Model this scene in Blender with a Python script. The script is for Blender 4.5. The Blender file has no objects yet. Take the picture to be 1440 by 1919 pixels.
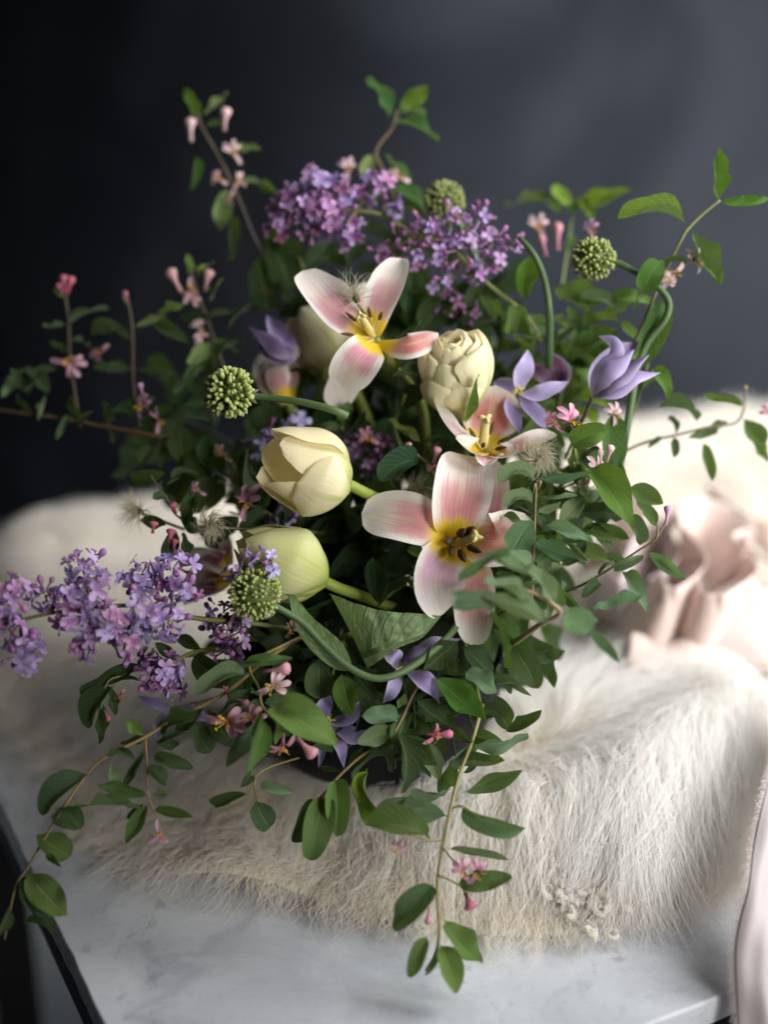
import bpy, math, random
import numpy as np
from mathutils import Vector, Matrix, Quaternion

# ------------------------------------------------------------------ camera, world, lamps, exposure
SC = bpy.context.scene
COL = SC.collection
PITCH = math.radians(21.0)
FPX = 2665.0                      # focal length in photograph pixels (50 mm on a 36 mm tall frame)
D0 = 0.78                         # focus distance
CAM = Vector((0.0, -0.85, 0.50))
FWD = Vector((0, math.cos(PITCH), -math.sin(PITCH)))
UPV = Vector((0, math.sin(PITCH), math.cos(PITCH)))
RGT = Vector((1, 0, 0))

cd = bpy.data.cameras.new('camera')
cam = bpy.data.objects.new('camera', cd); COL.objects.link(cam)
cam.location = CAM
cam.rotation_euler = (math.pi / 2 - PITCH, 0, 0)
cd.sensor_fit = 'VERTICAL'; cd.sensor_height = 36.0; cd.sensor_width = 27.0; cd.lens = 50.0
cd.clip_start = 0.02; cd.clip_end = 50
cd.dof.use_dof = True; cd.dof.focus_distance = D0; cd.dof.aperture_fstop = 1.95
SC.camera = cam

wd = bpy.data.worlds.new('World'); SC.world = wd; wd.use_nodes = True
wd.node_tree.nodes['Background'].inputs[0].default_value = (0.55, 0.62, 0.78, 1)
wd.node_tree.nodes['Background'].inputs[1].default_value = 0.018

def area_lamp(name, loc, target, sx, sy, power, color, spread):
    l = bpy.data.lights.new(name, 'AREA'); l.shape = 'RECTANGLE'; l.size = sx; l.size_y = sy
    l.energy = power; l.color = color; l.spread = math.radians(spread)
    o = bpy.data.objects.new(name, l); COL.objects.link(o); o.location = loc
    o.rotation_euler = (Vector(target) - Vector(loc)).to_track_quat('-Z', 'Y').to_euler()
    o['kind'] = 'helper'
    return o
area_lamp('window_light', (1.02, 0.18, 0.80), (0.42, 0.55, 0.16), 1.15, 0.95, 19.5, (0.98, 0.985, 1.0), 116)
area_lamp('front_fill', (0.80, -0.84, 0.52), (0.18, 0.0, 0.19), 0.75, 0.65, 1.8, (1.0, 0.98, 0.955), 36)  # added fill lamp that brightens the flower fronts, no actual source

SC.view_settings.view_transform = 'Standard'; SC.view_settings.look = 'None'
SC.view_settings.exposure = 0.0; SC.view_settings.gamma = 1.0
SC.render.engine = 'CYCLES'
cy = SC.cycles
cy.use_denoising = True
cy.use_adaptive_sampling = True; cy.adaptive_threshold = 0.025
try: cy.denoiser = 'OPENIMAGEDENOISE'
except Exception: pass
cy.max_bounces = 6; cy.diffuse_bounces = 3; cy.glossy_bounces = 2; cy.transmission_bounces = 4
cy.transparent_max_bounces = 4
cy.sample_clamp_indirect = 4.0
cy.caustics_reflective = False; cy.caustics_refractive = False

RND = random.Random(11)
NPR = np.random.default_rng(7)

# ------------------------------------------------------------------ helpers
def W(x, y, d=0.0):
    """a point seen at photograph pixel (x, y), d centimetres behind the focus distance"""
    z = D0 + d * 0.01
    return CAM + FWD * z + RGT * ((x - 720.0) / FPX * z) - UPV * ((y - 959.5) / FPX * z)
def PX(n, d=0.0):
    return n / FPX * (D0 + d * 0.01)
def G(x, y, z=0.0):
    """the pixel's point on the horizontal plane at height z"""
    r = FWD + RGT * ((x - 720.0) / FPX) - UPV * ((y - 959.5) / FPX)
    t = (z - CAM.z) / r.z
    return CAM + r * t
def H(r, u, c):
    """direction from right / up / towards-camera amounts"""
    return (RGT * r + UPV * u - FWD * c).normalized()

def catmull(pts, n):
    P = np.array([tuple(p) for p in pts], float)
    if len(P) == 2:
        t = np.linspace(0, 1, n)[:, None]
        return P[0] * (1 - t) + P[1] * t
    P = np.vstack([2 * P[0] - P[1], P, 2 * P[-1] - P[-2]])
    m = len(P) - 3
    out = []
    for t in np.linspace(0, m, n):
        i = min(int(t), m - 1); s = t - i
        a, b, c, d = P[i], P[i + 1], P[i + 2], P[i + 3]
        out.append(0.5 * ((2 * b) + (c - a) * s + (2 * a - 5 * b + 4 * c - d) * s * s + (3 * b - a - 3 * c + d) * s ** 3))
    return np.array(out)

def unit(a):
    return a / np.maximum(np.linalg.norm(a, axis=-1, keepdims=True), 1e-12)

class Geo:
    """vertices, faces and a uv per vertex"""
    def __init__(self): self.v = []; self.f = []; self.uv = []
    def add(self, v, f, uv):
        n = len(self.v)
        self.v += [tuple(p) for p in v]; self.f += [tuple(i + n for i in q) for q in f]; self.uv += [tuple(q) for q in uv]
        return self
    def mesh(self, name, mat=None):
        me = bpy.data.meshes.new(name)
        me.from_pydata(self.v, [], self.f)
        if self.uv:
            l = me.uv_layers.new(name='uv')
            idx = np.empty(len(me.loops), int); me.loops.foreach_get('vertex_index', idx)
            l.data.foreach_set('uv', np.array(self.uv, np.float32)[idx].ravel())
        me.polygons.foreach_set('use_smooth', [True] * len(me.polygons))
        if mat: me.materials.append(mat)
        me.update()
        return me

def prof_tulip(u):
    s = 0.36 + 0.64 * np.sin(np.pi / 2 * np.minimum(1, u / 0.58))
    t = np.clip((u - 0.58) / 0.42, 0, 1)
    return s * np.sqrt(np.maximum(0, 1 - t ** 2.3))
def prof_lance(u):
    w = (u ** 0.85) * (1 - u) ** 1.1
    return w / 0.262
def prof_ovate(u):
    q = np.clip((u - 0.06) / 0.94, 0, 1)
    w = (q ** 0.66) * (1 - q) ** 0.84
    return np.maximum(w / 0.352, 0.035 * (u < 0.97))
def prof_round(u):
    q = np.clip((u - 0.05) / 0.95, 0, 1)
    w = np.sqrt(np.maximum(0, 1 - (2 * q - 1) ** 2))
    return np.maximum(w, 0.03 * (u < 0.97))
def prof_strip(u):
    return np.ones_like(u)
def prof_spoon(u):
    s = 0.45 + 0.55 * np.sin(np.pi / 2 * np.minimum(1, u / 0.7))
    t = np.clip((u - 0.7) / 0.3, 0, 1)
    return s * np.sqrt(np.maximum(0, 1 - t ** 2))
PROF = dict(tulip=prof_tulip, lance=prof_lance, ovate=prof_ovate, round=prof_round, strip=prof_strip, spoon=prof_spoon)

def blade_np(center, hint, hw, prof='tulip', cup=0.6, nu=16, nv=8, wave=0.0, wfreq=3.0, phase=0.0, fold=0.0, twist=0.0, edge=0.0, cup_end=None):
    """a curved sheet along a centre line: half width hw, edges bent towards the hint side by cup radians"""
    C = catmull(center, nu)
    T = unit(np.gradient(C, axis=0))
    u = np.linspace(0, 1, nu)
    h = np.array(hint, float)
    if h.ndim == 1: h = np.repeat(h[None], nu, 0)
    else: h = catmull(h, nu)
    N = unit(h - T * np.sum(h * T, 1, keepdims=True))
    S = np.cross(T, N)
    if twist:
        a = (u * twist)[:, None]
        N, S = N * np.cos(a) + S * np.sin(a), S * np.cos(a) - N * np.sin(a)
    w = hw * PROF[prof](u)
    if prof != 'strip': w[-1] = max(w[-1], hw * 0.01)
    cu = np.full(nu, cup) if cup_end is None else cup + (cup_end - cup) * u
    cu = np.where(np.abs(cu) < 1e-3, 1e-3, cu)
    V = []; UV = []
    for j in range(nv + 1):
        v = -1 + 2 * j / nv
        xs = w * np.sin(cu * v) / cu
        zs = w * (1 - np.cos(cu * v)) / cu
        zs = zs + fold * abs(v) * w
        zs = zs + wave * hw * (abs(v) ** 1.6) * np.sin(2 * np.pi * wfreq * u + phase + (1.7 if v > 0 else 0)) * np.minimum(1, w / (0.3 * hw))
        zs = zs - edge * hw * (abs(v) ** 4)
        V.append(C + S * xs[:, None] + N * zs[:, None])
        UV.append(np.stack([u, np.full(nu, 0.5 + 0.5 * v)], 1))
    V = np.stack(V, 1).reshape(-1, 3); UV = np.stack(UV, 1).reshape(-1, 2)
    m = nv + 1
    F = [(i * m + j, i * m + j + 1, (i + 1) * m + j + 1, (i + 1) * m + j) for i in range(nu - 1) for j in range(nv)]
    return V, F, UV

def tube_np(center, r, n=None, sides=7, cap=True):
    if n is None: n = max(4, len(center) * 5)
    C = catmull(center, n) if len(center) != n else np.array([tuple(p) for p in center], float)
    T = unit(np.gradient(C, axis=0))
    a = np.array([0.31, 0.55, 0.77]); N = unit(a - T * (T @ a)[:, None])
    for i in range(1, n):
        q = N[i - 1] - T[i] * (N[i - 1] @ T[i]); N[i] = q / max(np.linalg.norm(q), 1e-9)
    B = np.cross(T, N)
    R = np.interp(np.linspace(0, 1, n), np.linspace(0, 1, len(r)), r) if hasattr(r, '__len__') else np.full(n, r)
    V = []; UV = []
    for k in range(sides):
        t = 2 * math.pi * k / sides
        V.append(C + (N * math.cos(t) + B * math.sin(t)) * R[:, None])
        UV.append(np.stack([np.linspace(0, 1, n), np.full(n, k / sides)], 1))
    V = np.stack(V, 1).reshape(-1, 3); UV = np.stack(UV, 1).reshape(-1, 2)
    F = [(i * sides + k, i * sides + (k + 1) % sides, (i + 1) * sides + (k + 1) % sides, (i + 1) * sides + k) for i in range(n - 1) for k in range(sides)]
    if cap:
        F.append(tuple(reversed(range(sides)))); F.append(tuple((n - 1) * sides + k for k in range(sides)))
    return V, F, UV

def lathe_np(prof, sides=12, closed=True):
    """prof: (radius, z) pairs"""
    V = []; UV = []
    for i, (r, z) in enumerate(prof):
        for k in range(sides):
            t = 2 * math.pi * k / sides
            V.append((r * math.cos(t), r * math.sin(t), z)); UV.append((i / (len(prof) - 1), k / sides))
    F = [(i * sides + k, i * sides + (k + 1) % sides, (i + 1) * sides + (k + 1) % sides, (i + 1) * sides + k) for i in range(len(prof) - 1) for k in range(sides)]
    if closed:
        F.append(tuple(reversed(range(sides)))); F.append(tuple((len(prof) - 1) * sides + k for k in range(sides)))
    return V, F, UV

def root(name, loc, label, cat, group=None):
    o = bpy.data.objects.new(name, None); COL.objects.link(o)
    o.location = loc; o.empty_display_size = 0.01
    o['label'] = label; o['category'] = cat
    if group: o['group'] = group
    return o
def world_loc(o):
    p = Vector(o.location)
    while o.parent: o = o.parent; p = p + Vector(o.location)
    return p
def part(name, me, parent, color=None, label=None):
    """mesh given in world coordinates, linked as a part"""
    o = bpy.data.objects.new(name, me); COL.objects.link(o); o.parent = parent
    o.location = -world_loc(parent)
    if color: o.color = (*color, 1)
    if label: o['label'] = label
    return o
def inst(name, me, parent, M, color=None):
    """shared mesh placed by a world matrix"""
    o = bpy.data.objects.new(name, me); COL.objects.link(o); o.parent = parent
    M = M.copy(); M.translation = M.translation - world_loc(parent)
    o.matrix_local = M
    if color: o.color = (*color, 1)
    return o
def frame(loc, y, z, sx=1, sy=1, sz=1):
    """matrix whose local Y runs along y and local Z faces z"""
    y = Vector(y).normalized(); z = Vector(z); z = (z - y * z.dot(y))
    if z.length < 1e-6: z = y.orthogonal()
    z.normalize(); x = y.cross(z)
    M = Matrix((x * sx, y * sy, z * sz)).transposed().to_4x4(); M.translation = loc
    return M

def hair_obj(name, pts, radius, mat, parent, kind='stuff'):
    """pts (N,K,3) world; radius (K,) along the strand"""
    N, K, _ = pts.shape
    cu = bpy.data.hair_curves.new(name)
    cu.add_curves([K] * N)
    p = pts - np.array(tuple(world_loc(parent)))
    cu.points.foreach_set('position', p.astype(np.float32).ravel())
    r = np.broadcast_to(np.asarray(radius, np.float32), (N, K)).ravel()
    cu.points.foreach_set('radius', r.copy())
    cu.materials.append(mat)
    o = bpy.data.objects.new(name, cu); COL.objects.link(o); o.parent = parent
    o['kind'] = kind
    return o

# ------------------------------------------------------------------ materials
def new_mat(name):
    m = bpy.data.materials.new(name); m.use_nodes = True
    nt = m.node_tree; nt.nodes.clear()
    return m, nt
class NB:
    """small node-building helper"""
    def __init__(self, name): self.m, self.nt = new_mat(name)
    def n(self, t, **kw):
        x = self.nt.nodes.new(t)
        for k, v in kw.items(): setattr(x, k, v)
        return x
    def put(self, sock, v):
        if hasattr(v, 'is_output') or hasattr(v, 'links'): self.nt.links.new(v, sock)
        elif isinstance(v, (tuple, list)) and len(v) == 3 and sock.type == 'RGBA': sock.default_value = (*v, 1)
        else: sock.default_value = v
    def math(self, op, a, b=0.0, c=0.0, clamp=False):
        x = self.n('ShaderNodeMath', operation=op, use_clamp=clamp)
        for s, v in zip(x.inputs, (a, b, c)): self.put(s, v)
        return x.outputs[0]
    def ramp(self, f, stops, interp='EASE'):
        x = self.n('ShaderNodeValToRGB'); r = x.color_ramp; r.interpolation = interp
        while len(r.elements) > 1: r.elements.remove(r.elements[-1])
        r.elements[0].position = stops[0][0]
        c = stops[0][1]; r.elements[0].color = (*c, 1) if hasattr(c, '__len__') else (c, c, c, 1)
        for p, c in stops[1:]:
            e = r.elements.new(p); e.color = (*c, 1) if hasattr(c, '__len__') else (c, c, c, 1)
        self.put(x.inputs[0], f)
        return x.outputs[0]
    def mix(self, f, a, b, mode='MIX'):
        x = self.n('ShaderNodeMix', data_type='RGBA', blend_type=mode)
        self.put(x.inputs[0], f); self.put(x.inputs[6], a); self.put(x.inputs[7], b)
        return x.outputs[2]
    def noise(self, vec, scale, detail=3.0, rough=0.55, dist=0.0):
        x = self.n('ShaderNodeTexNoise'); x.inputs['Scale'].default_value = scale; x.inputs['Detail'].default_value = detail
        x.inputs['Roughness'].default_value = rough; x.inputs['Distortion'].default_value = dist
        if vec is not None: self.put(x.inputs['Vector'], vec)
        return x.outputs['Fac']
    def uv(self):
        x = self.n('ShaderNodeUVMap'); s = self.n('ShaderNodeSeparateXYZ'); self.put(s.inputs[0], x.outputs[0])
        return s.outputs[0], s.outputs[1], x.outputs[0]
    def obj(self): return self.n('ShaderNodeTexCoord').outputs['Object']
    def info(self): return self.n('ShaderNodeObjectInfo')
    def bump(self, h, strength=0.3, dist=0.001):
        x = self.n('ShaderNodeBump'); x.inputs['Strength'].default_value = strength; x.inputs['Distance'].default_value = dist
        self.put(x.inputs['Height'], h); return x.outputs[0]
    def surf(self, color, rough=0.5, spec=0.4, bump=None, trans=0.0, tcolor=None, sheen=0.0, sss=0.0):
        p = self.n('ShaderNodeBsdfPrincipled')
        self.put(p.inputs['Base Color'], color); self.put(p.inputs['Roughness'], rough)
        p.inputs['Specular IOR Level'].default_value = spec
        if sheen: p.inputs['Sheen Weight'].default_value = sheen
        if bump is not None: self.put(p.inputs['Normal'], bump)
        out = p.outputs[0]
        if trans:
            t = self.n('ShaderNodeBsdfTranslucent'); self.put(t.inputs[0], tcolor if tcolor is not None else color)
            if bump is not None: self.put(t.inputs['Normal'], bump)
            mx = self.n('ShaderNodeMixShader'); self.put(mx.inputs[0], trans)
            self.nt.links.new(out, mx.inputs[1]); self.nt.links.new(t.outputs[0], mx.inputs[2]); out = mx.outputs[0]
        o = self.n('ShaderNodeOutputMaterial'); self.nt.links.new(out, o.inputs[0])
        return self.m

def mat_leaf():
    b = NB('leaf'); u, v, uv = b.uv(); inf = b.info()
    rib = b.math('ABSOLUTE', b.math('SUBTRACT', v, 0.5))                       # 0 at the midrib
    mid = b.math('SUBTRACT', 1.0, b.math('DIVIDE', rib, 0.045), clamp=True)
    ph = b.math('SUBTRACT', b.math('MULTIPLY', u, 9.0), b.math('MULTIPLY', rib, 6.0))
    side = b.math('ABSOLUTE', b.math('SUBTRACT', b.math('FRACT', ph), 0.5))
    sv = b.math('SUBTRACT', 1.0, b.math('DIVIDE', side, 0.11), clamp=True)
    vein = b.math('MAXIMUM', mid, b.math('MULTIPLY', sv, 0.45))
    nz = b.noise(b.obj(), 7.0, 4.0)
    nz2 = b.noise(b.obj(), 60.0, 3.0)
    base = b.mix(b.math('MULTIPLY', nz, 0.55), inf.outputs['Color'], b.mix(1.0, inf.outputs['Color'], (0.45, 0.62, 0.35), 'MULTIPLY'))
    base = b.mix(b.math('MULTIPLY', vein, 0.55), base, b.mix(0.5, inf.outputs['Color'], (0.36, 0.44, 0.24)))
    # some leaves carry a brown nick near the edge
    spot = b.ramp(b.noise(b.obj(), 3.1, 5.0, 0.7), [(0.70, 0.0), (0.76, 1.0)])
    base = b.mix(b.math('MULTIPLY', spot, 0.55), base, (0.13, 0.085, 0.03))
    geo = b.n('ShaderNodeNewGeometry')
    under = b.mix(0.42, base, (0.24, 0.32, 0.20))
    col = b.mix(geo.outputs['Backfacing'], base, under)
    hgt = b.math('ADD', b.math('MULTIPLY', vein, -0.6), b.math('MULTIPLY', nz2, 0.35))
    tc = b.mix(0.45, inf.outputs['Color'], (0.24, 0.38, 0.05))
    return b.surf(col, b.ramp(nz2, [(0.3, 0.48), (0.7, 0.62)]), 0.32, b.bump(hgt, 0.45, 0.05), 0.36, tc)

def mat_flat(name, color, rough=0.5, spec=0.35, nscale=40.0, var=0.35, bump=0.25, trans=0.0, dist=0.0008):
    b = NB(name); nz = b.noise(b.obj(), nscale, 4.0)
    c2 = tuple(x * (1 - var) for x in color)
    return b.surf(b.mix(nz, c2, color), rough, spec, b.bump(nz, bump, dist), trans)

def mat_objcolor(name, rough=0.5, spec=0.3, nscale=120.0, trans=0.25, tip=(1, 1, 1), tipf=0.3, sheen=0.0):
    """object colour, brighter or paler towards the tip (u = 1)"""
    b = NB(name); u, v, uv = b.uv(); inf = b.info()
    nz = b.noise(b.obj(), nscale, 3.0)
    c = b.mix(b.math('MULTIPLY', nz, 0.45), inf.outputs['Color'], b.mix(1.0, inf.outputs['Color'], (0.6, 0.5, 0.62), 'MULTIPLY'))
    c = b.mix(b.math('MULTIPLY', b.math('POWER', u, 1.5), tipf), c, tip)
    return b.surf(c, rough, spec, b.bump(nz, 0.2, 0.0004), trans, sheen=sheen)

def mat_tulip_open():
    """yellow heart, rose middle, white margin, cream flame on the midrib"""
    b = NB('open tulip petal'); u, v, uv = b.uv(); inf = b.info()
    rib = b.math('MULTIPLY', b.math('ABSOLUTE', b.math('SUBTRACT', v, 0.5)), 2.0)
    cmb = b.n('ShaderNodeCombineXYZ'); b.put(cmb.inputs[0], b.math('MULTIPLY', u, 1.6)); b.put(cmb.inputs[1], b.math('MULTIPLY', v, 26.0)); b.put(cmb.inputs[2], b.math('MULTIPLY', inf.outputs['Random'], 31.0))
    streak = b.noise(cmb.outputs[0], 1.0, 4.0, 0.6)
    soft = b.noise(b.obj(), 90.0, 2.0)
    uu = b.math('ADD', u, b.math('MULTIPLY', b.math('SUBTRACT', streak, 0.5), 0.34))
    rose = inf.outputs['Color']
    white = (0.88, 0.84, 0.77)
    along = b.ramp(b.math('MULTIPLY', uu, inf.outputs['Alpha']), [(0.0, 0.3), (0.26, 0.8), (0.40, 1.0), (0.56, 0.85), (0.78, 0.10), (1.0, 0.0)])
    edge = b.ramp(b.math('ADD', rib, b.math('MULTIPLY', b.math('SUBTRACT', soft, 0.5), 0.25)), [(0.0, 1.0), (0.50, 0.92), (0.86, 0.0)])
    fac = b.math('MULTIPLY', along, edge)
    c = b.mix(fac, white, rose)
    fl = b.math('MULTIPLY', b.ramp(rib, [(0.0, 1.0), (0.22, 0.0)]), b.ramp(uu, [(0.35, 0.0), (0.6, 0.8), (0.95, 0.3)]))
    c = b.mix(b.math('MULTIPLY', fl, 0.55), c, (0.86, 0.66, 0.42))
    yel = b.ramp(b.math('ADD', uu, b.math('MULTIPLY', rib, 0.03)), [(0.0, 1.0), (0.22, 0.95), (0.36, 0.0)])
    c = b.mix(yel, c, (0.90, 0.66, 0.03))
    vn = b.ramp(b.math('ABSOLUTE', b.math('SUBTRACT', streak, 0.5)), [(0.0, 1.0), (0.06, 0.0)])
    c = b.mix(b.math('MULTIPLY', vn, 0.16), c, b.mix(1.0, c, (0.80, 0.52, 0.52), 'MULTIPLY'))
    return b.surf(c, 0.50, 0.28, b.bump(b.math('ADD', streak, b.math('MULTIPLY', soft, 0.4)), 0.5, 0.0010), 0.36)

def mat_tulip_closed():
    """cream petal with a green base and midrib on the outside; object colour is the cream"""
    b = NB('closed tulip petal'); u, v, uv = b.uv(); inf = b.info()
    rib = b.math('MULTIPLY', b.math('ABSOLUTE', b.math('SUBTRACT', v, 0.5)), 2.0)
    cmb = b.n('ShaderNodeCombineXYZ'); b.put(cmb.inputs[0], b.math('MULTIPLY', u, 1.3)); b.put(cmb.inputs[1], b.math('MULTIPLY', v, 22.0)); b.put(cmb.inputs[2], b.math('MULTIPLY', inf.outputs['Random'], 17.0))
    streak = b.noise(cmb.outputs[0], 1.0, 4.0, 0.6)
    geo = b.n('ShaderNodeNewGeometry')
    alpha = inf.outputs['Alpha']                                  # how green the flower still is
    green = b.ramp(b.math('ADD', u, b.math('MULTIPLY', rib, 0.10)), [(0.0, 1.0), (0.16, 0.75), (0.46, 0.0)])
    ribg = b.math('MULTIPLY', b.ramp(rib, [(0.0, 1.0), (0.05, 0.8), (0.14, 0.0)]), b.ramp(u, [(0.3, 1.0), (0.95, 0.15)]))
    ribw = b.math('MULTIPLY', b.math('MULTIPLY', b.ramp(rib, [(0.0, 1.0), (0.75, 0.0)]), b.ramp(u, [(0.3, 1.0), (1.0, 0.1)])), b.math('MULTIPLY', alpha, 0.75))
    g = b.math('MAXIMUM', b.math('MULTIPLY', green, 0.85), b.math('MAXIMUM', b.math('MULTIPLY', ribg, 0.7), ribw))
    g = b.math('MULTIPLY', g, geo.outputs['Backfacing'])
    c = b.mix(b.math('MULTIPLY', streak, 0.22), inf.outputs['Color'], b.mix(1.0, inf.outputs['Color'], (0.86, 0.76, 0.42), 'MULTIPLY'))
    c = b.mix(g, c, (0.36, 0.44, 0.05))
    return b.surf(c, 0.40, 0.38, b.bump(streak, 0.40, 0.0010), 0.34)

def mat_clematis():
    b = NB('clematis tepal'); u, v, uv = b.uv(); inf = b.info()
    rib = b.math('MULTIPLY', b.math('ABSOLUTE', b.math('SUBTRACT', v, 0.5)), 2.0)
    cmb = b.n('ShaderNodeCombineXYZ'); b.put(cmb.inputs[0], b.math('MULTIPLY', u, 1.5)); b.put(cmb.inputs[1], b.math('MULTIPLY', v, 18.0)); b.put(cmb.inputs[2], b.math('MULTIPLY', inf.outputs['Random'], 9.0))
    streak = b.noise(cmb.outputs[0], 1.0, 4.0, 0.6)
    pale = b.mix(0.5, inf.outputs['Color'], (0.66, 0.60, 0.76))
    c = b.mix(b.ramp(rib, [(0.0, 0.0), (0.35, 0.15), (0.95, 1.0)]), inf.outputs['Color'], pale)
    c = b.mix(b.math('MULTIPLY', streak, 0.4), c, b.mix(1.0, c, (0.62, 0.50, 0.68), 'MULTIPLY'))
    c = b.mix(b.ramp(u, [(0.0, 0.7), (0.2, 0.0)]), c, (0.52, 0.50, 0.36))
    return b.surf(c, 0.5, 0.3, b.bump(streak, 0.35, 0.0008), 0.25)

def mat_marble():
    b = NB('white marble'); o = b.obj()
    warp = b.n('ShaderNodeTexNoise'); warp.inputs['Scale'].default_value = 5.0; warp.inputs['Detail'].default_value = 6.0; b.put(warp.inputs['Vector'], o)
    add = b.n('ShaderNodeVectorMath', operation='MULTIPLY_ADD'); b.put(add.inputs[0], warp.outputs['Color']); add.inputs[1].default_value = (0.22, 0.22, 0.22); b.put(add.inputs[2], o)
    cloud = b.noise(add.outputs[0], 7.0, 7.0, 0.62)
    vn = b.noise(add.outputs[0], 4.2, 5.0, 0.55)
    vein = b.ramp(b.math('ABSOLUTE', b.math('SUBTRACT', vn, 0.5)), [(0.0, 1.0), (0.018, 0.35), (0.05, 0.0)])
    speck = b.ramp(b.noise(add.outputs[0], 75.0, 6.0, 0.65), [(0.54, 0.0), (0.66, 1.0)])
    patch = b.ramp(b.noise(o, 9.0, 2.0), [(0.42, 0.0), (0.62, 1.0)])
    c = b.mix(b.ramp(cloud, [(0.3, 0.0), (0.75, 1.0)]), (0.70, 0.72, 0.74), (0.46, 0.48, 0.52))
    c = b.mix(b.math('MULTIPLY', vein, 0.34), c, (0.20, 0.21, 0.26))
    c = b.mix(b.math('MULTIPLY', b.math('MULTIPLY', speck, patch), 0.50), c, (0.20, 0.21, 0.25))
    scr = b.noise(o, 190.0, 3.0)
    return b.surf(c, b.ramp(scr, [(0.3, 0.24), (0.7, 0.40)]), 0.5, b.bump(scr, 0.05, 0.0004))

def mat_backdrop():
    b = NB('painted canvas'); o = b.obj()
    a = b.noise(o, 2.4, 5.0, 0.55, 0.8); d = b.noise(o, 5.0, 5.0, 0.6)
    c = b.mix(b.ramp(a, [(0.34, 0.0), (0.66, 1.0)]), (0.026, 0.034, 0.046), (0.066, 0.077, 0.094))
    c = b.mix(b.math('MULTIPLY', d, 0.45), c, (0.058, 0.050, 0.053))
    wv = b.noise(o, 500.0, 2.0)
    return b.surf(c, 0.92, 0.15, b.bump(wv, 0.15, 0.001))

def mat_ribbon():
    b = NB('silk ribbon'); u, v, uv = b.uv(); inf = b.info()
    cmb = b.n('ShaderNodeCombineXYZ'); b.put(cmb.inputs[0], b.math('MULTIPLY', u, 6.0)); b.put(cmb.inputs[1], b.math('MULTIPLY', v, 240.0))
    weave = b.noise(cmb.outputs[0], 1.0, 2.0)
    soft = b.noise(b.obj(), 30.0, 3.0)
    c = b.mix(b.math('MULTIPLY', soft, 0.3), inf.outputs['Color'], b.mix(1.0, inf.outputs['Color'], (0.9, 0.78, 0.72), 'MULTIPLY'))
    h = b.math('ADD', b.math('MULTIPLY', weave, 0.4), soft)
    return b.surf(c, 0.48, 0.35, b.bump(h, 0.25, 0.0016), 0.30, sheen=0.3)

def mat_hair(name, c1, c2, rough=0.6):
    """wool: every fibre its own shade between two creams"""
    b = NB(name)
    hi = b.n('ShaderNodeHairInfo')
    c = b.mix(hi.outputs['Random'], c1, c2)
    return b.surf(c, rough, 0.25, None, 0.35)

M_LEAF = mat_leaf()
M_TO = mat_tulip_open(); M_TC = mat_tulip_closed(); M_CLE = mat_clematis()
M_LILAC = mat_objcolor('lilac petal', 0.5, 0.3, 150.0, 0.28, (0.72, 0.62, 0.84), 0.35)
M_BLOS = mat_objcolor('honeysuckle petal', 0.5, 0.3, 150.0, 0.30, (0.88, 0.70, 0.72), 0.35)
M_BUD = mat_objcolor('bud', 0.5, 0.35, 200.0, 0.12, (0.75, 0.62, 0.55), 0.15)
M_ALLIUM = mat_objcolor('allium bud', 0.45, 0.35, 300.0, 0.22, (0.62, 0.68, 0.32), 0.6)
M_STEM = mat_objcolor('stem', 0.5, 0.35, 220.0, 0.0, (0.2, 0.25, 0.08), 0.15)
M_YEL = mat_flat('pollen yellow', (0.72, 0.42, 0.03), 0.7, 0.2, 300.0)
M_PIST = mat_flat('pistil', (0.72, 0.62, 0.26), 0.5, 0.3, 200.0)
M_ANTH = mat_flat('dark anther', (0.13, 0.085, 0.05), 0.85, 0.15, 900.0, 0.6, 0.6)
M_MARB = mat_marble(); M_BACK = mat_backdrop(); M_RIB = mat_ribbon()
M_FLOOR = mat_flat('grey floor', (0.62, 0.68, 0.72), 0.7, 0.3, 1.5, 0.35)
M_FRAME = mat_flat('black table frame', (0.012, 0.012, 0.012), 0.6, 0.3, 60.0)
M_BOWL = mat_flat('dark bowl', (0.006, 0.006, 0.008), 0.6, 0.2, 30.0)
M_CORE = mat_flat('dark_core', (0.020, 0.028, 0.012), 0.9, 0.1, 90.0, 0.6, 0.9)  # near black, for the added light-blocking core
M_CURL = mat_flat('wool curl', (0.80, 0.71, 0.56), 0.9, 0.1, 200.0, 0.2, 0.5, 0.2)
M_HIDE = mat_flat('hide', (0.84, 0.78, 0.68), 0.8, 0.2, 120.0, 0.25, 0.3)
M_WOOL = mat_hair('wool', (0.86, 0.80, 0.69), (0.93, 0.90, 0.85))
M_WOOL2 = mat_hair('long white hair', (0.93, 0.91, 0.86), (0.97, 0.96, 0.94))
M_WOOLU = mat_hair('tan underwool', (0.78, 0.63, 0.42), (0.88, 0.77, 0.58))
M_PLUME = mat_hair('seed plume', (0.40, 0.38, 0.24), (0.66, 0.62, 0.46))
M_FRAY = mat_hair('frayed thread', (0.72, 0.60, 0.58), (0.80, 0.72, 0.70))

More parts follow.
